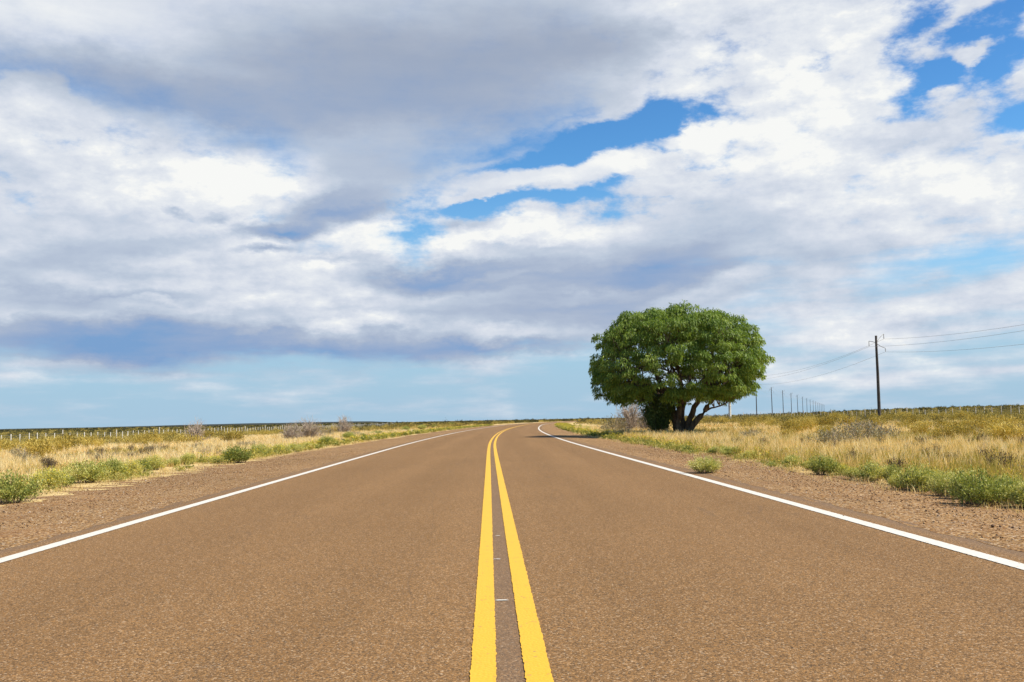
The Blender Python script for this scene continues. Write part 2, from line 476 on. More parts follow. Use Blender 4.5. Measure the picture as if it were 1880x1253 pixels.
def gz(x, y):
    """height of the ground"""
    x = np.asarray(x, dtype=float)
    y = np.asarray(y, dtype=float)
    d = x - xc(y)
    left = -0.09 * np.clip((-d - PL_) / 3.0, 0, 1) - 0.62 * sstep(-d, 7, 42)
    right = -0.07 * np.clip((d - PR_) / 2.0, 0, 1) - 0.05 * sstep(d, 6, 12) + 0.22 * sstep(d, 14, 48)
    right = right + 1.75 * sstep(d, 53, 150)
    z = np.where(d < 0, left, right)
    off = sstep(np.abs(d), 7.5, 14)
    z = z + off * (0.05 * np.sin(x * .31 + y * .17) + 0.05 * np.sin(y * .23 - x * .11 + 1.7) + 0.03 * np.sin(x * .83 + 2) * np.sin(y * .71))
    far = sstep(np.hypot(x, y), 250, 1500)
    z = z + far * off * (0.25 * np.sin(x * .011 + 1.0) + 0.2 * np.sin(y * .013 + x * .006))
    return z


def strip(name, ys, offs, lift, mats, ragged=0.0, hug=False, kind='structure', z0=None):
    """a ribbon that follows the road; offs = offsets from the centre line"""
    ys = np.asarray(ys, dtype=float)
    offs = np.asarray(offs, dtype=float)
    dxy = (xc(ys + .05) - xc(ys - .05)) / 0.1
    nrm = 1 / np.sqrt(1 + dxy**2)
    X = xc(ys)[:, None] + offs[None, :] * nrm[:, None]
    Y = ys[:, None] - offs[None, :] * (dxy * nrm)[:, None]
    if ragged:
        j = RNG.normal(0, ragged, X.shape)
        X = X + j
    Z = (gz(X, Y) if hug else np.zeros_like(X)) + lift
    V = np.stack([X, Y, Z], -1).reshape(-1, 3)
    n, k = X.shape
    ii = np.arange((n - 1) * k).reshape(n - 1, k)[:, :-1].ravel()
    F = np.stack([ii, ii + 1, ii + k + 1, ii + k], 1)
    me = mesh_np(name, V, [F], mats, {'lat': np.tile(offs, n)})
    return link(name, me)


# ------------------------------------------------------------------ ground materials
def mat_road():
    mt, N, out = material('asphalt')
    P = N.new('ShaderNodeNewGeometry').outputs['Position']
    v1 = N.voronoi(P, 190)
    v2 = N.voronoi(P, 110)
    s1 = N.new('ShaderNodeSeparateColor')
    N.put(s1.inputs[0], v1.outputs['Color'])
    s2 = N.new('ShaderNodeSeparateColor')
    N.put(s2.inputs[0], v2.outputs['Color'])
    stops = [(0.0, c4(.040, .032, .024)), (0.17, c4(.095, .060, .032)), (0.44, c4(.220, .119, .047)), (0.74, c4(.295, .158, .061)), (0.92, c4(.40, .210, .072)), (1.0, c4(.66, .50, .33))]
    a = N.ramp(s1.outputs[0], stops)
    b = N.ramp(s2.outputs[1], stops)
    base = N.mix(0.45, a, b)
    # broad wear: lanes a little paler where wheels run, greyer between the yellow lines
    lat = attr(N, 'lat').outputs['Fac']
    n1 = N.noise(P, 0.35, 5, 0.6).outputs[0]
    n2 = N.noise(N.vec('MULTIPLY', P, (1.6, 0.06, 1)), 1.0, 4, 0.55).outputs[0]
    w = N.math('MULTIPLY_ADD', N.math('SUBTRACT', n1, 0.5), 0.20, N.math('MULTIPLY', N.math('SUBTRACT', n2, 0.5), 0.34))
    wheel = N.math('COSINE', N.math('MULTIPLY', N.math('ADD', N.math('ABSOLUTE', lat), -0.9), 3.7))
    w = N.math('ADD', N.math('MULTIPLY_ADD', wheel, -0.035, w), 0.97)
    base = N.mix(1.0, base, N.vec('SCALE', (1, 1, 1), w), 'MULTIPLY')
    mid = N.mapr(N.math('ABSOLUTE', lat), 0.02, 0.16, 0.75, 0.0, smooth=True)
    base = N.mix(mid, base, N.mix(0.5, base, c4(.17, .125, .095)))
    edge = N.mapr(N.math('ABSOLUTE', N.math('SUBTRACT', lat, (RW - LW) / 2)), (LW + RW) / 2 + .06, (LW + RW) / 2 + .34, 0.0, 0.75, smooth=True)
    base = N.mix(edge, base, N.mix(0.55, base, c4(.15, .118, .095)))
    # a few thin sealed cracks running with the road
    cr = N.noise(N.vec('MULTIPLY', P, (0.55, 0.045, 1)), 1.0, 3, 0.6).outputs[0]
    crack = N.mapr(N.math('ABSOLUTE', N.math('SUBTRACT', cr, 0.53)), 0.0, 0.0022, 0.28, 0.0)
    base = N.mix(crack, base, c4(.10, .075, .055))
    h = N.math('ADD', N.math('MULTIPLY', v1.outputs['Distance'], -1.0), N.math('MULTIPLY', v2.outputs['Distance'], -0.8))
    principled(N, out, base, 0.9, 0.08, bump(N, h, 0.5, 0.005))
    return mt


def mat_gravel():
    mt, N, out = material('gravel')
    P = N.new('ShaderNodeNewGeometry').outputs['Position']
    v1 = N.voronoi(P, 70)
    v2 = N.voronoi(P, 36)
    s1 = N.new('ShaderNodeSeparateColor')
    N.put(s1.inputs[0], v1.outputs['Color'])
    s2 = N.new('ShaderNodeSeparateColor')
    N.put(s2.inputs[0], v2.outputs['Color'])
    stops = [(0.0, c4(.035, .026, .020)), (0.2, c4(.12, .066, .030)), (0.45, c4(.31, .154, .058)), (0.68, c4(.48, .255, .090)), (0.88, c4(.74, .47, .20)), (1.0, c4(.88, .74, .56))]
    base = N.mix(0.28, N.ramp(s1.outputs[0], stops), N.ramp(s2.outputs[2], stops))
    n1 = N.noise(P, 0.9, 6, 0.62).outputs[0]
    red = N.mapr(n1, 0.48, 0.68, 0.0, 0.42)
    base = N.mix(red, base, N.mix(0.6, base, c4(.30, .135, .06)))
    n2 = N.noise(P, 0.25, 3, 0.5).outputs[0]
    base = N.mix(1.0, base, N.vec('SCALE', (1, 1, 1), N.math('MULTIPLY_ADD', n2, 0.4, 0.51)), 'MULTIPLY')
    h = N.math('ADD', N.math('MULTIPLY', v1.outputs['Distance'], -1.0), N.math('MULTIPLY', v2.outputs['Distance'], -1.6))
    principled(N, out, base, 0.95, 0.06, bump(N, h, 0.42, 0.008))
    return mt


def mat_soil():
    mt, N, out = material('soil')
    P = N.new('ShaderNodeNewGeometry').outputs['Position']
    n1 = N.noise(P, 0.12, 6, 0.6).outputs[0]
    n2 = N.noise(P, 1.7, 6, 0.65).outputs[0]
    n3 = N.noise(P, 0.012, 5, 0.6).outputs[0]
    straw = N.ramp(n2, [(0.3, c4(.36, .24, .10)), (0.5, c4(.54, .385, .165)), (0.7, c4(.66, .49, .23))])
    olive = N.ramp(n2, [(0.3, c4(.15, .115, .035)), (0.5, c4(.28, .21, .065)), (0.7, c4(.42, .32, .11))])
    # scrubland away from the road, straw near it
    lat = attr(N, 'lat').outputs['Fac']
    zone = N.mapr(N.math('MULTIPLY_ADD', N.math('SUBTRACT', n1, 0.5), 26.0, N.math('ABSOLUTE', lat)), 20.0, 34.0, 0.0, 1.0, smooth=True)
    col = N.mix(zone, straw, olive)
    dark = N.mapr(n3, 0.45, 0.62, 0.0, 0.35)
    col = N.mix(N.math('MULTIPLY', dark, zone), col, c4(.075, .07, .03))
    principled(N, out, col, 0.95, 0.1, bump(N, n2, 0.6, 0.05))
    return mt


def mat_paint(name, col, dark, wear):
    mt, N, out = material(name)
    P = N.new('ShaderNodeNewGeometry').outputs['Position']
    n1 = N.noise(P, 9.0, 5, 0.6).outputs[0]
    v = N.voronoi(P, 70)
    s = N.new('ShaderNodeSeparateColor')
    N.put(s.inputs[0], v.outputs['Color'])
    base = N.mix(N.mapr(n1, 0.35, 0.7, 0.0, 0.35), col, dark)
    spot = N.math('GREATER_THAN', N.math('MULTIPLY', s.outputs[0], N.mapr(n1, 0.3, 0.6, 0.92, 1.03)), 1.0 - wear)
    base = N.mix(N.math('MULTIPLY', spot, 0.7), base, c4(.33, .20, .07))
    h = N.math('MULTIPLY', v.outputs['Distance'], -1.0)
    principled(N, out, base, 0.6, 0.35, bump(N, h, 0.28, 0.006))
    return mt


M_ROAD, M_GRAVEL, M_SOIL = mat_road(), mat_gravel(), mat_soil()
M_WHITE = mat_paint('white_paint', c4(.67, .62, .53), c4(.54, .49, .39), 0.02)
M_YELLOW = mat_paint('yellow_paint', c4(.74, .405, .022), c4(.66, .355, .020), 0.012)


# ------------------------------------------------------------------ terrain: one sheet to the horizon
def geom(a, b, n):
    return list(np.geomspace(a, b, n))


def build_ground():
    ys = [-400, -200, -100, -50, -25, -10] + list(np.arange(0, 120, 1.0)) + list(np.arange(120, 400, 5.0)) + geom(400, 9000, 60)
    half = list(np.arange(0, 12, .5)) + list(np.arange(12, 60, 1.5)) + geom(60, 9000, 50)
    ds = [-v for v in half[:0:-1]] + half
    ys, ds = np.array(ys), np.array(ds)
    Y, Dd = np.meshgrid(ys, ds, indexing='ij')
    X = xc(Y) + Dd
    Z = gz(X, Y)
    # sunk a little below the road bed and the shoulders so the layers never touch
    Z = Z - 0.05 * (1 - sstep(np.abs(Dd - 0.6 * np.sign(Dd) * 0), 4.6, 7.2)) - 0.004
    n, k = X.shape
    ii = np.arange((n - 1) * k).reshape(n - 1, k)[:, :-1].ravel()
    me = mesh_np('ground', np.stack([X, Y, Z], -1).reshape(-1, 3), [np.stack([ii, ii + 1, ii + k + 1, ii + k], 1)], (M_SOIL,), {'lat': Dd.ravel()}, smooth=True)
    tag(link('ground', me), kind='structure')


build_ground()
YS = np.concatenate([np.arange(-12, 60, .25), np.arange(60, 200, 1.0), np.arange(200, 700, 4.0)])
YF = np.concatenate([np.arange(-12, 2, .1), np.arange(2, 14, .022), np.arange(14, 40, .06), np.arange(40, 200, .5), np.arange(200, 700, 4.0)])
tag(strip('road', YS, [-PL_, -LW - .1, -LW + .1, -2.6, -1.8, -0.9, -.3, -.16, -.08, 0, .08, .16, .3, .9, 1.8, 2.6, RW - .1, RW + .1, PR_], 0.0, (M_ROAD,)), kind='structure')
# gravel shoulders with an uneven outer edge
for side, inner, outer in ((-1, PL_ - .07, SL), (1, PR_ - .07, SR)):
    ys = YS
    wob = 0.35 * np.sin(ys * .9) * np.sin(ys * .37 + 1) + 0.25 * np.sin(ys * 2.3 + side) + RNG.normal(0, .08, len(ys))
    t = np.linspace(0, 1, 9)
    offs = inner + (outer - inner + wob)[:, None] * t[None, :]
    dxy = (xc(ys + .05) - xc(ys - .05)) / 0.1
    nrm = 1 / np.sqrt(1 + dxy**2)
    rag = np.zeros_like(offs)
    rag[:, 0] = RNG.normal(0, .016, len(ys)) + .035 * np.sin(ys * 3.1 + side) * np.sin(ys * 1.3) + .02 * np.sin(ys * 7.7)
    O = side * (offs + rag)
    X = xc(ys)[:, None] + O * nrm[:, None]
    Y = ys[:, None] - O * (dxy * nrm)[:, None]
    Z = gz(X, Y) + 0.0055 * (t[None, :] < .01) + 0.010 * ((t[None, :] > .01) & (t[None, :] < .2)) - 0.012 * t[None, :]**6 + RNG.normal(0, .006, X.shape) * (t[None, :] > .01) - 0.004
    n, k = X.shape
    ii = np.arange((n - 1) * k).reshape(n - 1, k)[:, :-1].ravel()
    me = mesh_np('gravel_shoulder', np.stack([X, Y, Z], -1).reshape(-1, 3), [np.stack([ii, ii + 1, ii + k + 1, ii + k], 1)], (M_GRAVEL,), smooth=True)
    tag(link('gravel_shoulder', me), kind='structure')


def line(name, offset, width, mat, label_):
    ys = YF
    dxy = (xc(ys + .05) - xc(ys - .05)) / 0.1
    nrm = 1 / np.sqrt(1 + dxy**2)
    fr = np.where(ys < 45, 1.0, 0.3)
    a = offset - width / 2 + RNG.normal(0, .0017, len(ys)) * fr
    b = offset + width / 2 + RNG.normal(0, .0017, len(ys)) * fr
    O = np.stack([a, b], 1)
    X = xc(ys)[:, None] + O * nrm[:, None]
    Y = ys[:, None] - O * (dxy * nrm)[:, None]
    V = np.stack([X, Y, np.full_like(X, 0.004)], -1).reshape(-1, 3)
    ii = np.arange((len(ys) - 1) * 2).reshape(-1, 2)[:, 0]
    o = link(name, mesh_np(name, V, [np.stack([ii, ii + 1, ii + 3, ii + 2], 1)], (mat,)))
    tag(o, kind='structure')
    return o


line('white_edge_line', -LW, .13, M_WHITE, '')
line('white_edge_line', RW, .13, M_WHITE, '')
line('yellow_centre_line', -0.104, .100, M_YELLOW, '')
line('yellow_centre_line', 0.104, .100, M_YELLOW, '')

# small dabs of white setting-out paint between the yellow lines
for (dx, y, w, h) in ((-.018, 5.42, .052, .035), (-.028, 7.0, .038, .03), (-.01, 8.4, .03, .03)):
    n = 14
    V = [(xc(y) + dx, y, .004)]
    for k in range(n):
        an = 2 * math.pi * k / n
        q = random.uniform(.55, 1.0)
        V.append((xc(y) + dx + math.cos(an) * w * q, y + math.sin(an) * h * q * .6, .004))
    F = np.array([(0, 1 + k, 1 + (k + 1) % n) for k in range(n)])
    tag(link('white_paint_dab', mesh_np('white_paint_dab', V, [F], (M_WHITE,))), kind='structure')


# loose stones on the shoulders
def build_stones():
    mt, N, out = material('stone')
    t = attr(N, 'tint').outputs['Fac']
    col = N.ramp(t, [(0.0, c4(.07, .045, .030)), (0.25, c4(.18, .095, .045)), (0.6, c4(.32, .175, .075)), (0.88, c4(.46, .29, .14)), (1.0, c4(.66, .54, .42))])
    principled(N, out, col, 0.85, 0.25)
    n = 26000
    side = RNG.random(n) < .5
    y = 4.5 + 30 * RNG.random(n)**1.7
    off = np.where(side, -(PL_ + .05 + RNG.random(n)**.85 * (SL - .2 - PL_)), PR_ + .05 + RNG.random(n)**.85 * (SR + .3 - PR_))
    stray = RNG.random(n) < .035
    off = np.where(stray, off * RNG.uniform(.86, 1.0, n), off)
    x = xc(y) + off
    s = RNG.gamma(3.0, .0016, n) + .003
    z = gz(x, y)
    z = np.where((off > -PL_) & (off < PR_), 0, z)
    base = np.array([(1, 0, 0), (-1, 0, 0), (0, 1, 0), (0, -1, 0), (0, 0, 1), (0, 0, -1)], float)
    V = base[None] * s[:, None, None] * RNG.uniform(.6, 1.3, (n, 6, 1)) * np.array([1, 1, .7])
    an = RNG.uniform(0, 6.28, n)
    c, q = np.cos(an), np.sin(an)
    V = np.stack([V[..., 0] * c[:, None] - V[..., 1] * q[:, None], V[..., 0] * q[:, None] + V[..., 1] * c[:, None], V[..., 2]], -1)
    V = V + np.stack([x, y, z + s * .3], -1)[:, None, :]
    f = np.array([(0, 2, 4), (2, 1, 4), (1, 3, 4), (3, 0, 4), (2, 0, 5), (1, 2, 5), (3, 1, 5), (0, 3, 5)])
    F = (np.arange(n) * 6)[:, None, None] + f[None]
    me = mesh_np('loose_gravel', V.reshape(-1, 3), [F.reshape(-1, 3)], (mt,), {'tint': np.repeat(RNG.random(n), 6)})
    tag(link('loose_gravel', me), 'loose reddish brown gravel scattered over the road shoulders', 'gravel', kind='stuff')


build_stones()


# low hills far off to the left
def build_hills():
    mt, N, out = material('far_hill_shade_tint')
    P = N.new('ShaderNodeNewGeometry').outputs['Position']
    n1 = N.noise(P, 0.006, 5, 0.65).outputs[0]
    principled(N, out, N.ramp(n1, [(0.35, c4(.030, .036, .034)), (0.65, c4(.055, .060, .048))]), 0.95, 0.05)  # dark scrub colour with the shadow of clouds over the hills put into it
    xs = np.linspace(-1900, -395, 160)
    rows = [(0, 0.0), (160, .55), (320, .9), (520, 1.0), (900, .95), (1500, 0.0)]
    top = 1.9 + 3.2 * sstep(xs, -1300, -620) * (1 - sstep(xs, -470, -400)) + .35 * np.sin(xs * .013) + .22 * np.sin(xs * .041)
    top = np.maximum(top, 1.4) - 2.2 * sstep(xs, -430, -395)
    X = np.repeat(xs[:, None], len(rows), 1)
    Y = np.array([2300 + r[0] for r in rows])[None, :] + 40 * np.sin(xs * .02)[:, None]
    Z = -1.2 + (top + 1.2)[:, None] * np.array([r[1] for r in rows])[None, :]
    n, k = X.shape
    ii = np.arange((n - 1) * k).reshape(n - 1, k)[:, :-1].ravel()
    me = mesh_np('hills', np.stack([X, Y, Z], -1).reshape(-1, 3), [np.stack([ii, ii + k, ii + k + 1, ii + 1], 1)], (mt,), smooth=True)
    tag(link('hills', me), kind='structure')


build_hills()


# ------------------------------------------------------------------ plants: materials
def mat_leaf(name, stops, rough=0.6, trans=0.28, tcol=(1.0, 1.0, .55)):
    """colour from the per-leaf 'tint' value, shifted a little from plant to plant"""
    mt, N, out = material(name)
    t = attr(N, 'tint').outputs['Fac']
    oi = N.new('ShaderNodeObjectInfo')
    t = N.math('ADD', t, N.math('MULTIPLY', N.math('SUBTRACT', oi.outputs['Random'], 0.5), 0.42))
    col = N.ramp(t, stops)
    b = N.new('ShaderNodeBsdfPrincipled')
    N.put(b.inputs['Base Color'], col)
    b.inputs['Roughness'].default_value = rough
    b.inputs['Specular IOR Level'].default_value = 0.25
    tr = N.new('ShaderNodeBsdfTranslucent')
    N.put(tr.inputs['Color'], N.mix(1.0, col, (*tcol, 1), 'MULTIPLY'))
    mx = N.new('ShaderNodeMixShader')
    mx.inputs[0].default_value = trans
    N.l.new(b.outputs[0], mx.inputs[1])
    N.l.new(tr.outputs[0], mx.inputs[2])
    N.l.new(mx.outputs[0], out.inputs[0])
    return mt


M_TREE = mat_leaf('tree_leaf', [(0.0, c4(.085, .145, .022)), (0.35, c4(.155, .235, .036)), (0.7, c4(.235, .325, .056)), (1.0, c4(.38, .45, .105))], 0.5, .42)
M_GREEN = mat_leaf('bush_leaf', [(0.0, c4(.12, .165, .032)), (0.35, c4(.34, .365, .080)), (0.7, c4(.60, .575, .160)), (1.0, c4(.78, .70, .30))])
M_OLIVE = mat_leaf('olive_leaf', [(0.0, c4(.17, .13, .026)), (0.35, c4(.38, .285, .055)), (0.7, c4(.58, .435, .095)), (1.0, c4(.76, .58, .18))], .7, .22)
M_GREY = mat_leaf('grey_leaf', [(0.0, c4(.11, .095, .060)), (0.4, c4(.23, .20, .125)), (0.75, c4(.36, .31, .185)), (1.0, c4(.48, .42, .24))], .8, .12)
M_DARKLEAF = mat_leaf('dark_shrub_leaf', [(0.0, c4(.035, .062, .016)), (0.5, c4(.075, .12, .030)), (1.0, c4(.14, .19, .055))], .6, .2)
M_BROWN = mat_leaf('withered_leaf', [(0.0, c4(.075, .055, .034)), (0.5, c4(.16, .115, .062)), (1.0, c4(.30, .22, .10))], .85, .1)
M_STRAW = mat_leaf('straw', [(0.0, c4(.36, .305, .055)), (0.3, c4(.68, .48, .155)), (0.65, c4(.90, .70, .34)), (1.0, c4(.95, .84, .54))], .65, .36, (1, .95, .7))
M_WEED = mat_leaf('weed', [(0.0, c4(.17, .20, .045)), (0.4, c4(.38, .36, .08)), (0.75, c4(.58, .48, .13)), (1.0, c4(.72, .55, .22))], .65, .3)
M_FLOWER = mat_leaf('yellow_flower', [(0.0, c4(.60, .46, .02)), (1.0, c4(.85, .72, .06))], .6, .2)
M_SCRUB = mat_leaf('scrub_leaf', [(0.0, c4(.060, .060, .028)), (0.25, c4(.18, .155, .042)), (0.6, c4(.45, .335, .075)), (0.85, c4(.64, .485, .14)), (1.0, c4(.78, .60, .24))], .8, .15)


def mat_bark(name, a, b, scale):
    mt, N, out = material(name)
    tc = N.new('ShaderNodeTexCoord').outputs['Object']
    n1 = N.noise(N.vec('MULTIPLY', tc, (1, 1, .25)), scale, 6, .65).outputs[0]
    principled(N, out, N.mix(N.mapr(n1, .35, .65), a, b), .9, .15, bump(N, n1, .8, .03))
    return mt


M_BARK = mat_bark('bark', c4(.060, .042, .030), c4(.17, .125, .09), 9)
M_TWIG = mat_bark('twig', c4(.10, .075, .055), c4(.22, .175, .13), 20)
M_DEAD = mat_bark('dead_wood', c4(.32, .25, .185), c4(.56, .46, .36), 20)


# ------------------------------------------------------------------ plants: shapes
def unit(v):
    return v / np.maximum(np.linalg.norm(v, axis=-1, keepdims=True), 1e-9)


def leaves(rng, pos, axis, length, width, tint, flat=0.6):
    """kite shaped leaves at pos pointing along axis; returns verts, quads, tint"""
    n = len(pos)
    up = rng.normal(0, 1, (n, 3)) * (1 - flat) + np.array([0, 0, flat])
    side = unit(np.cross(axis, up + 1e-4))
    nrm = np.cross(side, axis)
    L, W = length[:, None], width[:, None]
    a = pos
    b = pos + axis * L * .5 + side * W * .5 + nrm * W * .12
    c = pos + axis * L
    d = pos + axis * L * .5 - side * W * .5 + nrm * W * .12
    V = np.stack([a, b, c, d], 1).reshape(-1, 3)
    F = np.arange(n * 4).reshape(n, 4)
    return V, F, np.repeat(tint, 4)


def blades(rng, pos, h, w, lean, tint):
    """grass blades: bent, tapering"""
    n = len(pos)
    an = rng.uniform(0, 2 * np.pi, n)
    dr = np.stack([np.cos(an), np.sin(an), np.zeros(n)], 1)
    fa = rng.uniform(0, 2 * np.pi, n)
    sd = np.stack([np.cos(fa), np.sin(fa), np.zeros(n)], 1) * (w * .5)[:, None]
    up = np.array([0, 0, 1.0])
    H, Ln = h[:, None], (lean * h)[:, None]
    mid = pos + up * H * .6 + dr * Ln * .35
    tip = pos + up * H * (1 - .25 * lean[:, None]) + dr * Ln
    V = np.stack([pos - sd, pos + sd, mid + sd * .8, mid - sd * .8, tip], 1).reshape(-1, 3)
    i = (np.arange(n) * 5)[:, None]
    return V, i + np.array([[0, 1, 2, 3]]), i + np.array([[3, 2, 4]]), np.repeat(tint, 5)


def bush_mesh(seed, rx, h, nstem, nleaf, ll, lw, upright, hollow, tint0=.5):
    """a shrub as stems that fan out from its foot with leaves along them -> (leaf verts, quads, tint, stem paths)"""
    rng = np.random.default_rng(seed)
    an = rng.uniform(0, 2 * np.pi, nstem)
    tilt = np.abs(rng.normal(0, 1, nstem)) * .55
    tilt = np.clip(rng.uniform(0.02, 1.0, nstem)**.6 * (1.42 - upright), .02, 1.42)
    r = rng.uniform(.72, 1.12, nstem)
    end = np.stack([np.cos(an) * np.sin(tilt) * rx, np.sin(an) * np.sin(tilt) * rx, .06 * h + np.cos(tilt)**.7 * h * .94], 1) * r[:, None]
    end[:, 2] = np.maximum(end[:, 2], .05)
    per = nleaf // nstem
    # stems rise from a broad foot so that the skirt of the plant rests on the ground
    foot = end * np.array([.62, .62, 0]) * rng.uniform(.5, 1.1, (nstem, 1)) + rng.normal(0, .05 * rx, (nstem, 3)) * np.array([1, 1, 0])
    t = 1 - (1 - hollow) * rng.random((nstem, per))**1.1
    bend = np.stack([np.zeros(nstem), np.zeros(nstem), h * .12 * np.ones(nstem)], 1)
    P = foot[:, None] + (end - foot)[:, None] * t[..., None] + bend[:, None] * (t * (1 - t) * 4)[..., None]
    fuzz = .10 * (rx + h) * .5
    P = P + rng.normal(0, fuzz, P.shape) * np.array([1, 1, .8]) * (0.5 + .7 * t[..., None])
    P = P.reshape(-1, 3)
    P[:, 2] = np.maximum(P[:, 2], .015)
    ax = unit(unit(np.repeat(end, per, 0)) * .8 + rng.normal(0, .75, P.shape) + np.array([0, 0, .35 + upright]))
    st = rng.normal(0, .16, nstem)
    tint = np.clip(tint0 + np.repeat(st, per) + rng.normal(0, .18, len(P)), 0, 1)
    V, F, T = leaves(rng, P, ax, rng.uniform(.7, 1.3, len(P)) * ll, rng.uniform(.7, 1.3, len(P)) * lw, tint)
    stems = [(foot[k], (foot[k] + end[k]) * .5 + bend[k] * .9, foot[k] + (end[k] - foot[k]) * .96) for k in range(nstem)]
    return V, F, T, stems


def twig_mesh(seed, rx, h, n, w, mat_):
    """bare twiggy brush: forking stems"""
    rng = np.random.default_rng(seed)
    T = Tubes()
    for k in range(n):
        an, tl = rng.uniform(0, 6.283), rng.uniform(.05, 1.15)
        p = Vector((rng.normal(0, .05 * rx), rng.normal(0, .05 * rx), 0))
        d = Vector((math.cos(an) * math.sin(tl), math.sin(an) * math.sin(tl), math.cos(tl)))
        L = h * rng.uniform(.7, 1.1) * (1 if tl < .7 else .85 * rx / h + .15)
        pts = [p]
        for s in range(4):
            d = (d + Vector(rng.normal(0, .18, 3)) + Vector((0, 0, .06))).normalized()
            pts.append(pts[-1] + d * L / 4)
            if s >= 1:
                for q in range(3):
                    d2 = (d + Vector(rng.normal(0, .55, 3)) + Vector((0, 0, .15))).normalized()
                    l2 = L * rng.uniform(.16, .34)
                    T.tube([pts[-1], pts[-1] + d2 * l2 * .5, pts[-1] + (d2 + Vector(rng.normal(0, .25, 3))) * l2], [w * .55, w * .4, w * .2], 3, False)
        T.tube(pts, [w * 1.3, w, w * .8, w * .6, w * .3], 4, False)
    for i, v in enumerate(T.v):
        if v[2] < .01:
            T.v[i] = (v[0], v[1], .01)
    return T.mesh('twigs', mat_)


def plant(name, proto, loc, rz, scale):
    """proto: list of (part name, mesh); one mesh -> the thing itself"""
    if len(proto) == 1:
        return link(name, proto[0][1], None, loc, rz, scale)
    root = link(name, None, None, loc, rz, scale)
    root.empty_display_size = .2
    for pn, me in proto:
        link(pn, me, root)
    return root


def stem_mesh(stems, w, mat_):
    T = Tubes()
    for s in stems:
        T.tube(s, [w, w * .75, w * .4], 4, False)
    return T.mesh('stem', mat_)


def make_green(seed, rx, h, flowers=0, tint0=.5, n=5200):
    V, F, T, st = bush_mesh(seed, rx, h, 70, n, .038, .018, .04, .18, tint0)
    proto = [('foliage', mesh_np('foliage', V, [F], (M_GREEN,), {'tint': T})), ('stem', stem_mesh(st, .005, M_TWIG))]
    if flowers:
        rng = np.random.default_rng(seed + 99)
        a, r = rng.uniform(0, 6.283, flowers), np.sqrt(rng.random(flowers)) * .95
        P = np.stack([np.cos(a) * r * rx, np.sin(a) * r * rx, h * np.sqrt(np.maximum(1 - r**2, .05)) * 1.02 + .02], 1) + rng.normal(0, .03, (flowers, 3))
        v, f, t = leaves(rng, np.repeat(P, 3, 0), unit(rng.normal(0, 1, (flowers * 3, 3)) * np.array([1, 1, .3])), np.full(flowers * 3, .026), np.full(flowers * 3, .020), rng.random(flowers * 3), .9)
        proto.append(('blossoms', mesh_np('blossoms', v, [f], (M_FLOWER,), {'tint': t})))
    return proto


def make_simple(name, mat_, seed, rx, h, nstem, nleaf, ll, lw, upright, hollow, tint0=.5):
    V, F, T, st = bush_mesh(seed, rx, h, nstem, nleaf, ll, lw, upright, hollow, tint0)
    return [(name, mesh_np(name, V, [F], (mat_,), {'tint': T}))]


GREENS = [make_green(11, .44, .42, 0, .56), make_green(12, .50, .38, 0, .50), make_green(13, .40, .46, 0, .6), make_green(14, .46, .36, 0, .62)]
FLOWERY = [make_green(21, .44, .40, 150, .66), make_green(22, .50, .34, 260, .7)]
DARKGREEN = [make_green(31, .48, .44, 0, .28), make_green(32, .42, .40, 0, .22)]
OLIVES = [make_simple('olive_shrub', M_OLIVE, 41 + k, .62, .66, 40, 1500, .085, .022, .42, .25, .48 + .05 * (k % 3)) for k in range(6)]
GREYS = []
for k in range(4):
    p = make_simple('grey_shrub', M_GREY, 61 + k, .55, .46, 44, 1300, .055, .016, .15, .3, .5)
    GREYS.append([('foliage', p[0][1]), ('twigs', twig_mesh(71 + k, .5, .45, 16, .006, M_DEAD))])
DEADS = [[('twigs', twig_mesh(81 + k, .5, .72, 110, .010, M_DEAD))] for k in range(2)]
WITHERED = []
for k in range(3):
    V_, F_, T_, S_ = bush_mesh(91 + k, .30, .42, 24, 520, .036, .014, .5, .35, .45)
    WITHERED.append([('foliage', mesh_np('foliage', V_, [F_], (M_BROWN,), {'tint': T_})), ('stem', stem_mesh(S_, .007, M_TWIG))])


def perp(x, y):
    return float(gz(x, y))


PLACED = []          # (x, y, radius) so that scattered plants keep clear of the ones set by hand


def clear(x, y, r):
    return all((x - a)**2 + (y - b)**2 > ((r + c) * .8)**2 for a, b, c in PLACED)


ORD = ['first', 'second', 'third', 'fourth', 'fifth', 'sixth', 'seventh', 'eighth', 'ninth', 'tenth', 'eleventh', 'twelfth', 'thirteenth', 'fourteenth', 'fifteenth', 'sixteenth', 'seventeenth', 'eighteenth', 'nineteenth', 'twentieth']

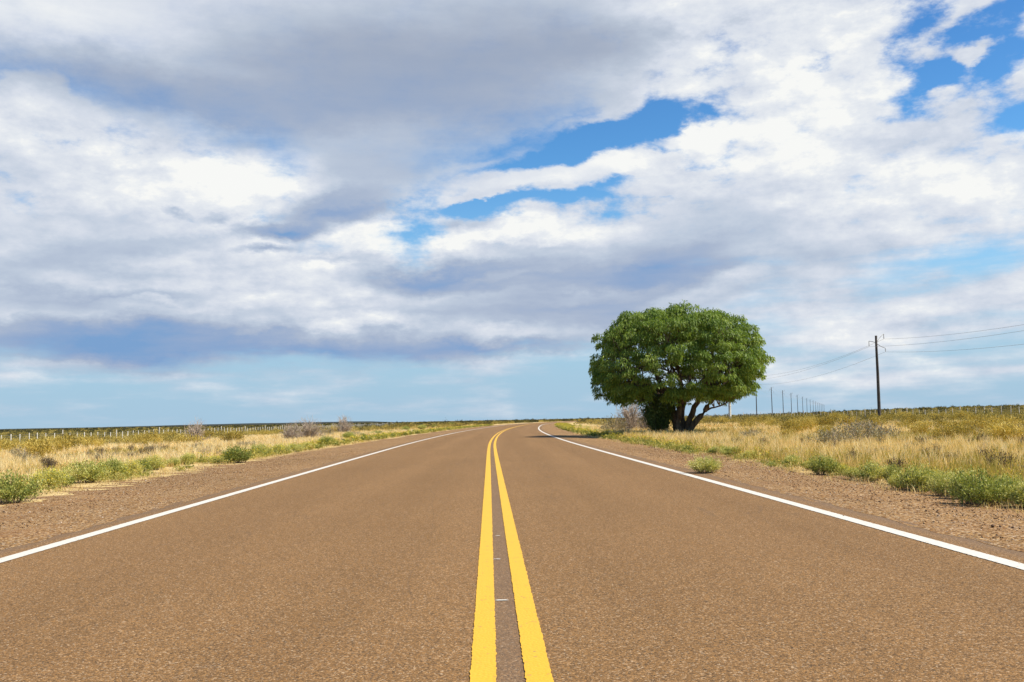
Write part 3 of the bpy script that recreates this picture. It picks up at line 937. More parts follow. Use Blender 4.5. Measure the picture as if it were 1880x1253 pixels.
# roadside bushes met one by one: (x, y, width, height, kind, side)   kind: g green, f yellow flowered, d dark green
ROADSIDE = [
    (-7.29, 14.49, 0.84, 0.5, 'g'), (-8.26, 17.77, 0.66, 0.46, 'f'), (-8.34, 19.33, 0.86, 0.52, 'g'), (-8.16, 18.17, 0.44, 0.26, 'g'), (-8.25, 20.55, 0.73, 0.45, 'g'),
    (-8.34, 21.78, 0.61, 0.38, 'f'), (-8.86, 24.6, 0.66, 0.45, 'f'), (-8.52, 22.96, 0.54, 0.37, 'd'), (-8.98, 26.38, 0.46, 0.27, 'g'), (-9.02, 27.7, 0.57, 0.34, 'f'),
    (-7.73, 27.82, 1.04, 0.53, 'd'), (-8.4, 28.12, 0.48, 0.28, 'f'), (-8.4, 33.14, 0.75, 0.48, 'g'), (-8.42, 35.81, 0.68, 0.39, 'f'), (-8.25, 37.53, 0.76, 0.37, 'g'),
    (-8.67, 42.04, 0.8, 0.37, 'f'), (-8.9, 47.57, 1.06, 0.47, 'g'), (-10.18, 61.62, 1.16, 0.54, 'g'), (-9.82, 64.77, 0.93, 0.42, 'd'), (-10.54, 76.38, 1.18, 0.5, 'g'),
    (-10.55, 84.87, 1.22, 0.41, 'd'), (-12.05, 111.56, 1.47, 0.6, 'g'), (-12.75, 139.21, 1.68, 0.67, 'g'), (-13.27, 170.28, 2.06, 0.73, 'g'), (-13.65, 217.78, 2.15, 0.82, 'd'),
    (5.11, 29.56, 0.39, 0.19, 'd'), (5.69, 26.13, 0.76, 0.29, 'g'), (5.6, 27.42, 0.61, 0.24, 'g'), (5.72, 24.28, 0.55, 0.21, 'f'), (5.15, 20.06, 0.23, 0.11, 'd'),
    (5.64, 20.33, 0.51, 0.23, 'g'), (5.58, 19.02, 0.33, 0.17, 'f'), (5.26, 17.09, 0.61, 0.35, 'g'), (5.58, 17.14, 0.36, 0.23, 'f'), (5.5, 15.36, 0.59, 0.35, 'g'),
    (5.39, 15.95, 0.33, 0.2, 'f'), (5.5, 14.59, 0.34, 0.3, 'g'), (5.36, 13.29, 0.61, 0.37, 'g'), (5.25, 13.74, 0.32, 0.24, 'f'), (5.29, 12.38, 0.49, 0.33, 'g'),
    (5.1, 11.03, 0.69, 0.4, 'd'), (5.3, 11.87, 0.5, 0.35, 'g'), (5.49, 11.22, 0.55, 0.35, 'g'), (5.46, 10.68, 0.52, 0.32, 'g'), (6.33, 12.75, 0.47, 0.23, 'f'),
    (6.02, 14.43, 0.43, 0.22, 'f'), (5.86, 81.59, 1.16, 0.44, 'g'), (6.0, 71.2, 0.94, 0.34, 'f'), (6.08, 63.2, 0.83, 0.34, 'g'), (6.7, 105.17, 1.15, 0.45, 'f'),
]


def build_roadside():
    lists = {'left': [], 'right': []}
    for (x, y, w, h, kind) in ROADSIDE:
        proto = {'g': GREENS, 'f': FLOWERY, 'd': DARKGREEN}[kind]
        i = random.randrange(len(proto))
        rx = .48
        o = plant('roadside_bush', proto[i], (x, y, perp(x, y) - .01), random.uniform(0, 6.28), (w / (2 * rx), w / (2 * rx) * random.uniform(.85, 1.1), h / .48))
        side = 'left' if x < xc(y) else 'right'
        PLACED.append((x, y, w * .5))
        lists[side].append((y, kind, w, o))
    words = {'g': 'pale green', 'f': 'yellow-flowering', 'd': 'dark green'}
    for side, L in lists.items():
        count = {}
        for y, kind, w, o in sorted(L, key=lambda q: q[0]):
            count[kind] = count.get(kind, 0) + 1
            n = count[kind]
            size = 'big' if w > .75 else ('small' if w < .4 else 'low')
            if n <= len(ORD):
                where = ('nearest' if n == 1 else ORD[n - 1] + ' nearest') + f' {words[kind]} one'
                lab = f'{size} {words[kind]} bush on the {side} gravel edge, {where}'
                tag(o, lab, 'bush', f'bushes along the {side} gravel edge')
            else:
                tag(o, f'{words[kind]} bush in the far end of the row on the {side} verge', 'bush', f'far {words[kind]} bushes along the {side} verge')
    return lists


build_roadside()
for (x, y, w, h) in ((3.22, 17.05, 0.61, 0.26),):
    o = plant('roadside_bush', GREENS[3], (x, y, perp(x, y)), .8, (w / .92, w / .92, h / .38))
    tag(o, 'lone pale green bush growing on bare gravel beside the right white line', 'bush')
    PLACED.append((x, y, w * .5))

# grey and dead brush noted on the spot: (x, y, width, height, kind, label)
BRUSH = [
    (-21.27, 66.92, 1.54, 1.38, 'D', 'round grey bare bush standing up against the left fence line'),
    (-13.38, 60.16, 1.48, 1.01, 'D', 'pale grey dead bush in straw, left one of the tangled pair left of the road'),
    (-12.83, 62.74, 1.96, 1.19, 'D', 'pale grey dead bush in straw, right one of the tangled pair left of the road'),
    (-13.13, 70.2, 1.41, 0.7, 'G', 'low grey shrub just right of the tangled pair of dead bushes'),
    (-14.68, 86.57, 1.73, 1.54, 'D', 'tall thin bare bush breaking the horizon on the left, right of the dead pair'),
    (-11.68, 32.14, 0.49, 0.32, 'W', 'dark brown dead weed clump in straw above the yellow flowers on the left'),
    (-12.34, 32.45, 0.49, 0.3, 'G', 'grey shrub in straw directly left of the dark dead weed clump'),
    (-13.2, 33.29, 0.55, 0.29, 'G', 'grey shrub in straw, farther left of two beside the dark dead weed clump'),
    (-12.06, 29.21, 0.66, 0.35, 'G', 'wide grey green shrub in straw behind the left row of green bushes'),
    (-15.02, 33.7, 0.52, 0.3, 'G', 'little grey shrub alone in the palest straw on the left'),
    (-15.83, 32.36, 1.1, 0.51, 'G', 'broad olive grey shrub in straw near the left edge of the photo'),
    (-11.55, 24.82, 0.6, 0.33, 'W', 'dark twiggy weed clump right behind the nearest yellow-flowering bush on the left'),
    (9.61, 30.17, 1.45, 0.59, 'G', 'left half of the big grey mound shrub in the right hand straw'),
    (10.87, 31.66, 1.76, 0.77, 'G', 'tall middle of the big grey mound shrub in the right hand straw'),
    (12.64, 34.48, 1.53, 0.64, 'G', 'right end of the big grey mound shrub in the right hand straw'),
    (19.88, 56.28, 1.31, 0.59, 'G', 'grey shrub on the skyline side of the big grey mound'),
    (7.94, 67.24, 2.07, 2.0, 'D', 'dead grey brown bush standing just left of the green tree'),
    (8.8, 66.05, 1.24, 1.68, 'D', 'dead brown bush half hidden behind the left foot of the green tree'),
    (6.3, 63.31, 2.23, 1.04, 'G', 'grey green shrub left of the dead bush by the tree'),
    (5.71, 51.26, 0.85, 0.51, 'G', 'small grey shrub between tree shadow and dead bush'),
    (8.14, 22.84, 0.34, 0.21, 'W', 'dark withered weed alone in grass above the right green bushes'),
    (20.48, 43.93, 1.59, 0.8, 'O', 'olive shrub topmost in the right hand grass slope'),
]
for (x, y, w, h, kind, lab) in BRUSH:
    proto = {'G': GREYS, 'D': DEADS, 'W': WITHERED, 'O': OLIVES}[kind]
    base_w, base_h = {'G': (1.05, .46), 'D': (.95, .72), 'W': (.6, .45), 'O': (1.15, .68)}[kind]
    nm = {'G': 'grey_shrub', 'D': 'dead_bush', 'W': 'withered_weed', 'O': 'olive_shrub'}[kind]
    o = plant(nm, random.choice(proto), (x, y, perp(x, y) - .02), random.uniform(0, 6.28), (w / base_w, w / base_w * random.uniform(.8, 1.05), h / base_h))
    tag(o, lab, {'G': 'shrub', 'D': 'dead bush', 'W': 'weed', 'O': 'shrub'}[kind])
    PLACED.append((x, y, w * .45))

TREE = (8.95, 54.6)
PLACED.append((TREE[0], TREE[1], 2.0))


def in_view(x, y, margin=1.5):
    return abs(x) < .525 * y + margin


def scatter(n, ymin, ymax, dmin, dmax, r, power=1.0, tries=40):
    out = []
    for _ in range(n * tries):
        if len(out) >= n:
            break
        y = ymin + (ymax - ymin) * random.random()**power
        d = random.uniform(dmin, dmax)
        x = float(xc(y)) + d
        if not in_view(x, y) or not clear(x, y, r):
            continue
        out.append((x, y))
        PLACED.append((x, y, r))
    return out


def spread(things, name, cat, protos, sizes, labels, group):
    for (x, y) in things:
        k = random.randrange(len(protos))
        s = random.uniform(*sizes)
        o = plant(name, protos[k], (x, y, perp(x, y) - .02), random.uniform(0, 6.28), (s, s * random.uniform(.85, 1.15), s * random.uniform(.8, 1.15)))
        side = 'left' if x < xc(y) else 'right'
        tag(o, labels[side], cat, f'{group} on the {side} side')


# grey shrubs and withered weeds in the straw
spread(scatter(24, 20, 75, -27, -8.6, .5, 1.2), 'grey_shrub', 'shrub', GREYS, (.45, 1.0),
       {'left': 'small grey twiggy shrub standing in the straw grass left of the road'}, 'small grey shrubs in the straw')
spread(scatter(28, 14, 70, 8, 30, .5, 1.2), 'grey_shrub', 'shrub', GREYS, (.45, 1.05),
       {'right': 'small grey twiggy shrub standing in the straw grass right of the road'}, 'small grey shrubs in the straw')
spread(scatter(44, 12.5, 34, 6.6, 16, .25, 1.3), 'withered_weed', 'weed', WITHERED, (.5, .95),
       {'right': 'dark brown withered weed among yellow grass on the right verge'}, 'withered weeds in the grass')
spread(scatter(16, 17, 45, -16, -7.8, .25, 1.3), 'withered_weed', 'weed', WITHERED, (.6, 1.0),
       {'left': 'dark brown withered weed among straw behind the left green bushes'}, 'withered weeds in the grass')
# olive shrubs: the nearest hundreds stand alone, the rest is scrub
OLIVE_L = scatter(130, 52, 150, -52, -20, .55, 1.1) + scatter(22, 30, 60, -30, -15, .6, 1.0)
OLIVE_R = scatter(110, 48, 130, 17, 52, .55, 1.1) + scatter(25, 24, 55, 13, 27, .6, 1.0)
spread(OLIVE_L, 'olive_shrub', 'shrub', OLIVES, (.75, 1.35), {'left': 'rounded olive yellow shrub in the scrub between straw grass and left fence'}, 'olive shrubs')
spread(OLIVE_R, 'olive_shrub', 'shrub', OLIVES, (.75, 1.35), {'right': 'rounded olive yellow shrub in the scrub beyond the straw on the right'}, 'olive shrubs')


# ------------------------------------------------------------------ ground cover nobody could count
def field_points(n, ymin, ymax, dfun, rng, power):
    y = ymin + (ymax - ymin) * rng.random(n)**power
    d = dfun(rng.random(n), y, rng)
    x = xc(y) + d
    keep = np.abs(x) < .53 * y + 2.0
    return x[keep], y[keep]


def build_grass():
    rng = np.random.default_rng(5)
    VV, QQ, TT, TI = [], [], [], []
    base = 0

    def add(x, y, per, hmin, hmax, width, tint0, lean):
        nonlocal base
        n = len(x)
        z = gz(x, y)
        hh = rng.uniform(hmin, hmax, n)
        X = np.repeat(x, per) + rng.normal(0, .055, n * per)
        Y = np.repeat(y, per) + rng.normal(0, .055, n * per)
        P = np.stack([X, Y, np.repeat(z, per) - .02], 1)
        w = width * np.clip(Y / 26.0, .8, 3.5)
        ti = np.clip(tint0 + np.repeat(rng.normal(0, .12, n), per) + rng.normal(0, .16, n * per), 0, 1)
        v, q, t, tt = blades(rng, P, np.repeat(hh, per) * rng.uniform(.45, 1.1, n * per), np.full(n * per, 1.0) * w, rng.uniform(.05, lean, n * per), ti)
        VV.append(v)
        QQ.append(q + base)
        TT.append(t + base)
        TI.append(tt)
        base += len(v)

    def patch(x, y, th):
        f = np.sin(x * .42 + y * .13) + np.sin(y * .31 - x * .22 + 2) + np.sin(x * .13 - y * .09 + 4) + .8 * np.sin(x * 1.1 + y * .7)
        return f > th
    # left straw
    x, y = field_points(15000, 15, 95, lambda u, yy, r: -(8.6 + u**1.15 * 22), rng, 1.25)
    k = patch(x, y, -1.6)
    add(x[k], y[k], 13, .22, .50, .011, .78, .5)
    # right straw
    x, y = field_points(15000, 11, 95, lambda u, yy, r: 6.4 + u**1.1 * 24, rng, 1.25)
    k = patch(x, y, -1.3)
    add(x[k], y[k], 13, .20, .52, .011, .68, .5)
    # tawny shorter grass filling the right verge
    x, y = field_points(9000, 9.5, 50, lambda u, yy, r: 6.1 + u * 9, rng, 1.2)
    add(x, y, 11, .10, .34, .009, .30, .7)
    # golden olive herbs standing among the right hand grass
    x, y = field_points(8500, 10.5, 60, lambda u, yy, r: 6.3 + u * 14, rng, 1.25)
    k = ~patch(x, y, .7)
    add(x[k], y[k], 15, .20, .44, .012, .06, .6)
    x, y = field_points(2200, 14, 60, lambda u, yy, r: -(8.4 + u * 9), rng, 1.25)
    k = ~patch(x, y, -.3)
    add(x[k], y[k], 13, .14, .34, .012, .12, .6)
    # wispy dead tufts between the green bushes
    x, y = field_points(900, 9, 70, lambda u, yy, r: np.where(r.random(len(u)) < .6, -(7.0 + u * 1.2), 5.1 + u * .9), rng, 1.6)
    add(x, y, 12, .05, .18, .007, .55, .9)
    x, y = field_points(6000, 12, 60, lambda u, yy, r: -(8.3 + u * 5), rng, 1.2)
    add(x, y, 11, .08, .28, .009, .42, .7)
    # farther thin straw between the olive shrubs
    x, y = field_points(6000, 60, 220, lambda u, yy, r: np.where(r.random(len(u)) < .5, -1, 1) * (12 + u * 45), rng, 1.2)
    add(x, y, 9, .2, .45, .013, .5, .5)
    V = np.concatenate(VV)
    me = mesh_np('dry_grass', V, [np.concatenate(QQ), np.concatenate(TT)], (M_STRAW,), {'tint': np.concatenate(TI)})
    tag(link('dry_grass', me), 'dry straw coloured grass covering both verges behind the green bushes', 'grass', kind='stuff')


def build_weeds():
    """low green and yellow ground weeds along the gravel"""
    rng = np.random.default_rng(15)
    def dl(u, yy, r):
        return -(7.2 + np.abs(r.normal(0, 1, len(u))) * .9)
    def dr(u, yy, r):
        return 5.45 + np.abs(r.normal(0, 1, len(u))) * 1.0
    xs, ys = [], []
    for fn, y0 in ((dl, 11), (dr, 8.5)):
        x, y = field_points(3400, y0, 200, fn, rng, 1.9)
        k = (np.sin(y * 1.7 + x) + np.sin(y * .63 + 1) + np.sin(y * .21)) > -.4
        xs.append(x[k])
        ys.append(y[k])
    x, y = np.concatenate(xs), np.concatenate(ys)
    per = 26
    n = len(x)
    r = rng.uniform(.06, .17, n)
    h = rng.uniform(.05, .22, n)
    a = rng.uniform(0, 6.283, (n, per))
    q = np.sqrt(rng.random((n, per)))
    P = np.stack([x[:, None] + np.cos(a) * q * r[:, None], y[:, None] + np.sin(a) * q * r[:, None], (gz(x, y))[:, None] + h[:, None] * np.sqrt(1.05 - q**2) * rng.uniform(.3, 1, (n, per))], -1).reshape(-1, 3)
    ax = unit(rng.normal(0, 1, P.shape) + np.array([0, 0, .7]))
    sc = np.repeat(np.clip(y / 18.0, .8, 4.0), per)
    tint = np.clip(np.repeat(rng.uniform(.05, .75, n), per) + rng.normal(0, .15, n * per), 0, 1)
    V, F, T = leaves(rng, P, ax, rng.uniform(.03, .05, n * per) * sc, rng.uniform(.012, .02, n * per) * sc, tint)
    tag(link('ground_weeds', mesh_np('ground_weeds', V, [F], (M_WEED,), {'tint': T})), 'low yellow green weeds creeping along the edges of the gravel', 'weeds', kind='stuff')
    # scattered yellow flower heads
    k = rng.random(n) < .30
    fx, fy = np.repeat(x[k], 5), np.repeat(y[k], 5)
    m_ = len(fx)
    P = np.stack([fx + rng.normal(0, .12, m_), fy + rng.normal(0, .12, m_), gz(fx, fy) + rng.uniform(.14, .32, m_)], 1)
    sc = np.clip(fy / 18.0, .8, 3.0)
    V, F, T = leaves(rng, np.repeat(P, 2, 0), unit(rng.normal(0, 1, (m_ * 2, 3)) * np.array([1, 1, .4])), np.repeat(.024 * sc, 2), np.repeat(.018 * sc, 2), rng.random(m_ * 2), .9)
    tag(link('wild_flowers', mesh_np('wild_flowers', V, [F], (M_FLOWER,), {'tint': T})), 'small yellow wild flowers dotted along both gravel edges', 'flowers', kind='stuff')


def build_scrub():
    """the rest of the shrubland out to the horizon, as one mass"""
    rng = np.random.default_rng(25)
    y = np.concatenate([rng.uniform(60, 170, 2600), 120 + 400 * rng.random(3800)**1.3, 400 + 2100 * rng.random(2600)**1.4])
    n = len(y)
    half = .56 * y
    x = rng.uniform(-1, 1, n) * half
    d = x - xc(y)
    near = np.where(x < 0, 22, 19)
    k = (np.abs(d) > near + rng.normal(0, 4, n)) | ((np.abs(d) > 9.5) & (y > 150) & (rng.random(n) < .7))
    k &= (np.abs(d) > 8.5)
    k &= ~((y > 60) & (np.hypot(x - TREE[0], y - TREE[1]) < 5))
    k &= ~((np.abs(x + 49) < 4.5) & (y < 220) & (y > 80) & (rng.random(n) < .8))
    x, y = x[k], y[k]
    n = len(x)
    per = 110
    grow = np.clip(y / 260, 1, 5)
    rx = rng.uniform(.45, .95, n) * np.sqrt(grow)
    h = np.minimum(rng.uniform(.35, .85, n) * grow**.2, 1.15)
    dark = (rng.random(n) < .10 + .25 * np.clip((y - 150) / 400, 0, 1))
    tall = dark & (rng.random(n) < .5)
    h = np.where(tall & (y > 130), h * rng.uniform(1.3, 1.9, n), h)
    u = unit(rng.normal(0, 1, (n, per, 3)))
    u[..., 2] = np.abs(u[..., 2])
    rad = rng.uniform(.55, 1.08, (n, per, 1))
    lump = 1 + .22 * np.sin(u[..., :1] * 5 + np.arange(n)[:, None, None]) * np.sin(u[..., 1:2] * 5)
    P = u * rad * lump * np.stack([rx, rx, h], -1)[:, None, :] + np.stack([x, y, gz(x, y)], -1)[:, None, :]
    ax = unit(u + rng.normal(0, .5, u.shape) + np.array([0, 0, .7])).reshape(-1, 3)
    size = np.repeat(.10 * np.clip(y / 110, .9, 7), per)
    tint = np.clip(np.repeat(np.where(dark, rng.normal(.10, .10, n), rng.normal(.52, .24, n) - .28 * np.clip((y - 260) / 500, 0, 1)), per) + rng.normal(0, .14, n * per), 0, 1)
    V, F, T = leaves(rng, P.reshape(-1, 3), ax, size * rng.uniform(.8, 1.5, n * per), size * .38, tint, .3)
    tag(link('scrubland', mesh_np('scrubland', V, [F], (M_SCRUB,), {'tint': T})), 'olive brown scrub spreading out to the horizon behind both fences', 'scrub', kind='stuff')


build_grass()
build_weeds()
build_scrub()


# ------------------------------------------------------------------ the big tree
def build_tree():
    rng = np.random.default_rng(101)
    tx, ty = TREE
    gz0 = float(gz(tx, ty))
    root = link('broadleaf_tree', None, None, (tx + .12, ty, gz0 - .05), 0.0, (.925, .96, .99))
    tag(root, 'large green spreading tree with several leaning trunks beside the road bend', 'tree')
    # stems: (points, radii) - several trunks leaning apart from one foot
    V3 = Vector
    stems = [
        ([(-.02, 0, 0), (-.10, .05, .55), (-.30, .05, 1.15), (-.42, .1, 1.75), (-.75, .2, 2.5), (-1.2, .3, 3.4), (-1.6, .2, 4.4), (-1.9, .1, 5.4)], [.36, .31, .28, .25, .20, .15, .10, .05]),
        ([(-.20, .02, .95), (.0, -.25, 1.6), (.10, -.4, 2.2), (.05, -.7, 3.1), (-.25, -1.0, 4.2), (-.2, -1.2, 5.5)], [.26, .20, .17, .13, .09, .04]),
        ([(.10, .05, 0), (.20, .2, .6), (.28, .5, 1.3), (.50, .8, 1.9), (.9, 1.1, 2.7), (1.0, 1.6, 3.8), (1.0, 1.9, 5.3)], [.24, .19, .165, .15, .12, .09, .04]),
        ([(.22, -.05, 0), (.50, -.1, .6), (.72, -.1, 1.25), (1.02, -.2, 1.85), (1.35, -.3, 2.6), (1.7, -.4, 3.6), (2.1, -.3, 4.9), (2.2, -.2, 5.8)], [.28, .23, .20, .17, .14, .11, .07, .04]),
        ([(.30, -.15, 0), (.78, -.3, .62), (1.25, -.4, 1.2), (1.75, -.5, 1.85), (2.4, -.6, 2.6), (3.0, -.6, 3.4), (3.5, -.5, 4.4)], [.27, .22, .19, .16, .12, .09, .04]),
        ([(1.30, -.4, 1.25), (1.8, -.6, 1.55), (2.4, -.8, 1.72), (3.1, -.9, 2.1), (3.8, -.9, 2.7)], [.07, .055, .045, .035, .02]),
        ([(-.60, .15, 2.2), (-1.3, -.2, 2.7), (-2.2, -.4, 3.1), (-3.1, -.3, 3.5), (-3.8, -.2, 4.2)], [.16, .12, .10, .07, .03]),
        ([(-.42, .1, 1.7), (-1.0, .8, 2.3), (-1.9, 1.7, 3.0), (-2.6, 2.4, 3.9), (-2.8, 2.6, 4.8)], [.15, .11, .08, .06, .03]),
        ([(.30, .55, 1.4), (.2, 1.4, 2.3), (-.1, 2.3, 3.3), (-.3, 2.9, 4.6)], [.13, .10, .07, .03]),
        ([(1.5, -.35, 2.9), (1.9, -1.4, 3.4), (2.2, -2.4, 3.9), (2.2, -3.0, 4.7)], [.12, .09, .06, .03]),
        ([(.05, -.6, 2.9), (-.5, -1.8, 3.5), (-.9, -2.8, 4.0), (-1.1, -3.3, 4.8)], [.11, .08, .06, .03]),
        ([(.85, 1.05, 2.6), (1.8, 1.9, 3.2), (2.7, 2.6, 3.8), (3.0, 2.8, 4.8)], [.11, .08, .06, .03]),
        ([(-1.0, -.1, 2.6), (-1.9, -1.3, 3.0), (-2.8, -2.0, 3.3), (-3.3, -2.2, 4.0)], [.10, .08, .06, .03]),
    ]
    T = Tubes()
    nodes = []
    for pts, rad in stems:
        # fill in a smooth path with a little crookedness
        P, Rr = [], []
        for i in range(len(pts) - 1):
            p0, p1, p2, p3 = (V3(pts[max(i - 1, 0)]), V3(pts[i]), V3(pts[i + 1]), V3(pts[min(i + 2, len(pts) - 1)]))
            for t in (0, .33, .66):
                q = .5 * ((2 * p1) + (p2 - p0) * t + (2 * p0 - 5 * p1 + 4 * p2 - p3) * t * t + (3 * p1 - p0 - 3 * p2 + p3) * t**3)
                r = (rad[i] + (rad[i + 1] - rad[i]) * t) * .84
                P.append(q + V3(rng.normal(0, .03, 3)) * (1 if i or t else 0))
                Rr.append(r * rng.uniform(.93, 1.09))
        P.append(V3(pts[-1]))
        Rr.append(rad[-1])
        P[0] = P[0] - V3((0, 0, .1))
        T.tube(P, Rr, 9)
        for p, r in zip(P, Rr):
            if p.z > 1.5:
                nodes.append((p, r))
    link('trunk', T.mesh('trunk', M_BARK), root)

    # clumps of foliage through the crown: flattened dome, ragged, open low in the middle
    def inside(x, y, z):
        lump = 1 + .06 * math.sin(x * 2.1 + 1.3 * y) + .06 * math.sin(y * 2.7 - z * 1.9 + 1) + .06 * math.sin(x * 3.3 + z * 2.8 + 2)
        return inside0(x, y, z) * lump

    def inside0(x, y, z):
        # shoulders slope away above, sides hang almost straight below
        if z > 4.1:
            q = (abs(x + .05) / 4.85)**2.3 + (abs(y) / 4.7)**2.3
            return q + ((z - 4.1) / 2.95)**2.2
        drop = 1 - .16 * max(0, (4.1 - z) / 2.2) * (1 if x > 0 else .25)
        return (abs(x + .05) / (4.9 * drop))**3.2 + (abs(y) / 4.7)**3 + ((4.1 - z) / 2.35)**5
    C = []
    tries = 0
    while len(C) < 780 and tries < 120000:
        tries += 1
        x, y, z = rng.uniform(-4.9, 4.9), rng.uniform(-4.8, 4.8), rng.uniform(1.75, 7.1)
        v = inside(x, y, z)
        shell = .46 < v < .96
        if not (shell or (v < .46 and rng.random() < .06 and z > 3.4)):
            continue
        r2 = math.hypot(x - .6, y * .8)
        if z < 3.2 and r2 < 2.35 - (z - 1.7) * .6:
            continue
        # thin, see-through places low on the left and in the middle of the crown
        if math.hypot((x + 1.7) / 1.5, (z - 3.3) / .75) < 1 and y < 1 and rng.random() < .38:
            continue
        if math.hypot((x + .9) / .7, (z - 4.2) / .8) < 1 and y < 0 and rng.random() < .3:
            continue
        if x < -1.5 and x > -2.9 and z < 2.45:
            continue
        rad = rng.uniform(.22, .56)
        if any((x - c[0])**2 + (y - c[1])**2 + ((z - c[2]) * 1.2)**2 < (.43 * (rad + c[3]))**2 for c in C):
            continue
        C.append((x, y, z, rad))
    # tufts standing proud of the outline
    for k in range(95):
        a = rng.uniform(0, 6.283)
        r = math.sqrt(rng.random()) * 4.5
        x, y = math.cos(a) * r, math.sin(a) * r
        z = 4.02 + 2.92 * max(1 - (abs(x) / 4.85)**2.3 - (abs(y) / 4.7)**2.3, 0.02)**(1 / 2.2) + rng.uniform(-.2, .22)
        C.append((x, y, z, rng.uniform(.13, .32)))
    # drooping clumps that break up the underside and the rim
    for k in range(60):
        a = rng.uniform(0, 6.283)
        r = rng.uniform(.6, .93)
        x, y = math.cos(a) * 4.5 * r, math.sin(a) * 4.4 * r
        if x > 3.4:
            continue
        if math.hypot(x - .6, y * .8) < 2.5:
            continue
        z = rng.uniform(1.75, 2.35)
        for j in range(3):
            C.append((x + rng.normal(0, .08), y + rng.normal(0, .08), z + .22 * j, .15 + .06 * j))
    B = Tubes()
    for (x, y, z, rad) in C:
        c = V3((x, y, z))
        p, r = min(nodes, key=lambda q: (q[0] - c).length + (0.9 if q[0].z > c.z else 0))
        mid = (p + c) * .5 + V3(rng.normal(0, .16, 3)) + V3((0, 0, .12))
        rr = min(r * .6, .05)
        B.tube([p, mid, c, c + V3((x, y, (z - 4) * .6 + 1)).normalized() * rad * .5], [rr, rr * .7, rr * .45, .008], 5, False)
    link('branches', B.mesh('branches', M_BARK), root)

    pos, axis, tint, ln = [], [], [], []
    for (x, y, z, rad) in C:
        n = int(150 * (rad / .4)**2)
        u = unit(rng.normal(0, 1, (n, 3)) + np.array([x, y, (z - 3.2)]) * .10)
        u[:, 2] = np.where(u[:, 2] < -.35, -u[:, 2] * .5, u[:, 2])
        rr = rng.uniform(.35, 1.0, n)**.6
        P = np.array([x, y, z]) + u * (rr * rad)[:, None] * np.array([1, 1, .85])
        pos.append(P)
        hang = rng.uniform(.35, 1.25, n)[:, None]
        ax = unit(u * np.array([1, 1, .5]) * .75 + rng.normal(0, .35, (n, 3)) - np.array([0, 0, 1.0]) * hang)
        axis.append(ax)
        tint.append(np.clip(.46 + rng.normal(0, .13) + rng.normal(0, .2, n), 0, 1))
        ln.append(rng.uniform(.11, .23, n))
    P, A, TI, L = np.concatenate(pos), np.concatenate(axis), np.concatenate(tint), np.concatenate(ln)
    n = len(P)
    # each spray: two joined kites, the outer one hanging more steeply
    side = unit(np.cross(A, rng.normal(0, 1, (n, 3)) * .5 + np.array([0, 0, .8])))
    W = (rng.uniform(.017, .032, n))[:, None]
    a = P
    b = P + A * (L * .5)[:, None]
    A2 = unit(A - np.array([0, 0, .7]))
    c = b + A2 * (L * .5)[:, None]
    V = np.stack([a - side * W * .3, a + side * W * .3, b + side * W, b - side * W, c + side * W * .25, c - side * W * .25], 1).reshape(-1, 3)
    i = (np.arange(n) * 6)[:, None]
    me = mesh_np('crown', V, [i + np.array([[0, 1, 2, 3]]), i + np.array([[3, 2, 4, 5]])], (M_TREE,), {'tint': np.repeat(TI, 6)})
    link('crown', me, root)

    # dense dark bush at the foot of the tree
    V, F, T2, st = bush_mesh(303, 1.0, 2.1, 90, 13000, .10, .045, .30, .15, .45)
    b = plant('dark_bush', [('foliage', mesh_np('foliage', V, [F], (M_DARKLEAF,), {'tint': T2})), ('stem', stem_mesh(st, .014, M_BARK))], (tx - 1.05, ty - .15, float(gz(tx - 1.05, ty)) - .03), 0.4, (1.0, .9, 1.05))
    tag(b, 'dense dark green bush in the shade at the left foot of the tree', 'bush')


build_tree()


# ------------------------------------------------------------------ power line
M_POLE = mat_bark('pole_wood', c4(.040, .033, .028), c4(.12, .10, .085), 6)
M_CONC = mat_bark('pole_concrete', c4(.42, .385, .32), c4(.62, .58, .49), 5)


def plain(name, col, rough=.5, metal=0.0):
    mt, N, out = material(name)
    P = N.new('ShaderNodeTexCoord').outputs['Object']
    n = N.noise(P, 14, 4, .6).outputs[0]
    b = principled(N, out, N.mix(N.mapr(n, .3, .7), col, tuple(v * .75 for v in col[:3]) + (1,)), rough, .4)
    b.inputs['Metallic'].default_value = metal
    return mt


M_STEEL = plain('galvanised_steel', c4(.22, .22, .22), .5, .3)
M_INSUL = plain('insulator_ceramic', c4(.30, .26, .23), .3)
M_WIRE = plain('wire_metal', c4(.36, .37, .38), .6, .0)
WIRE_AT = ((.80, 8.62), (-.76, 7.86), (.92, 7.28))     # sideways offset and height of the three wires on a pole


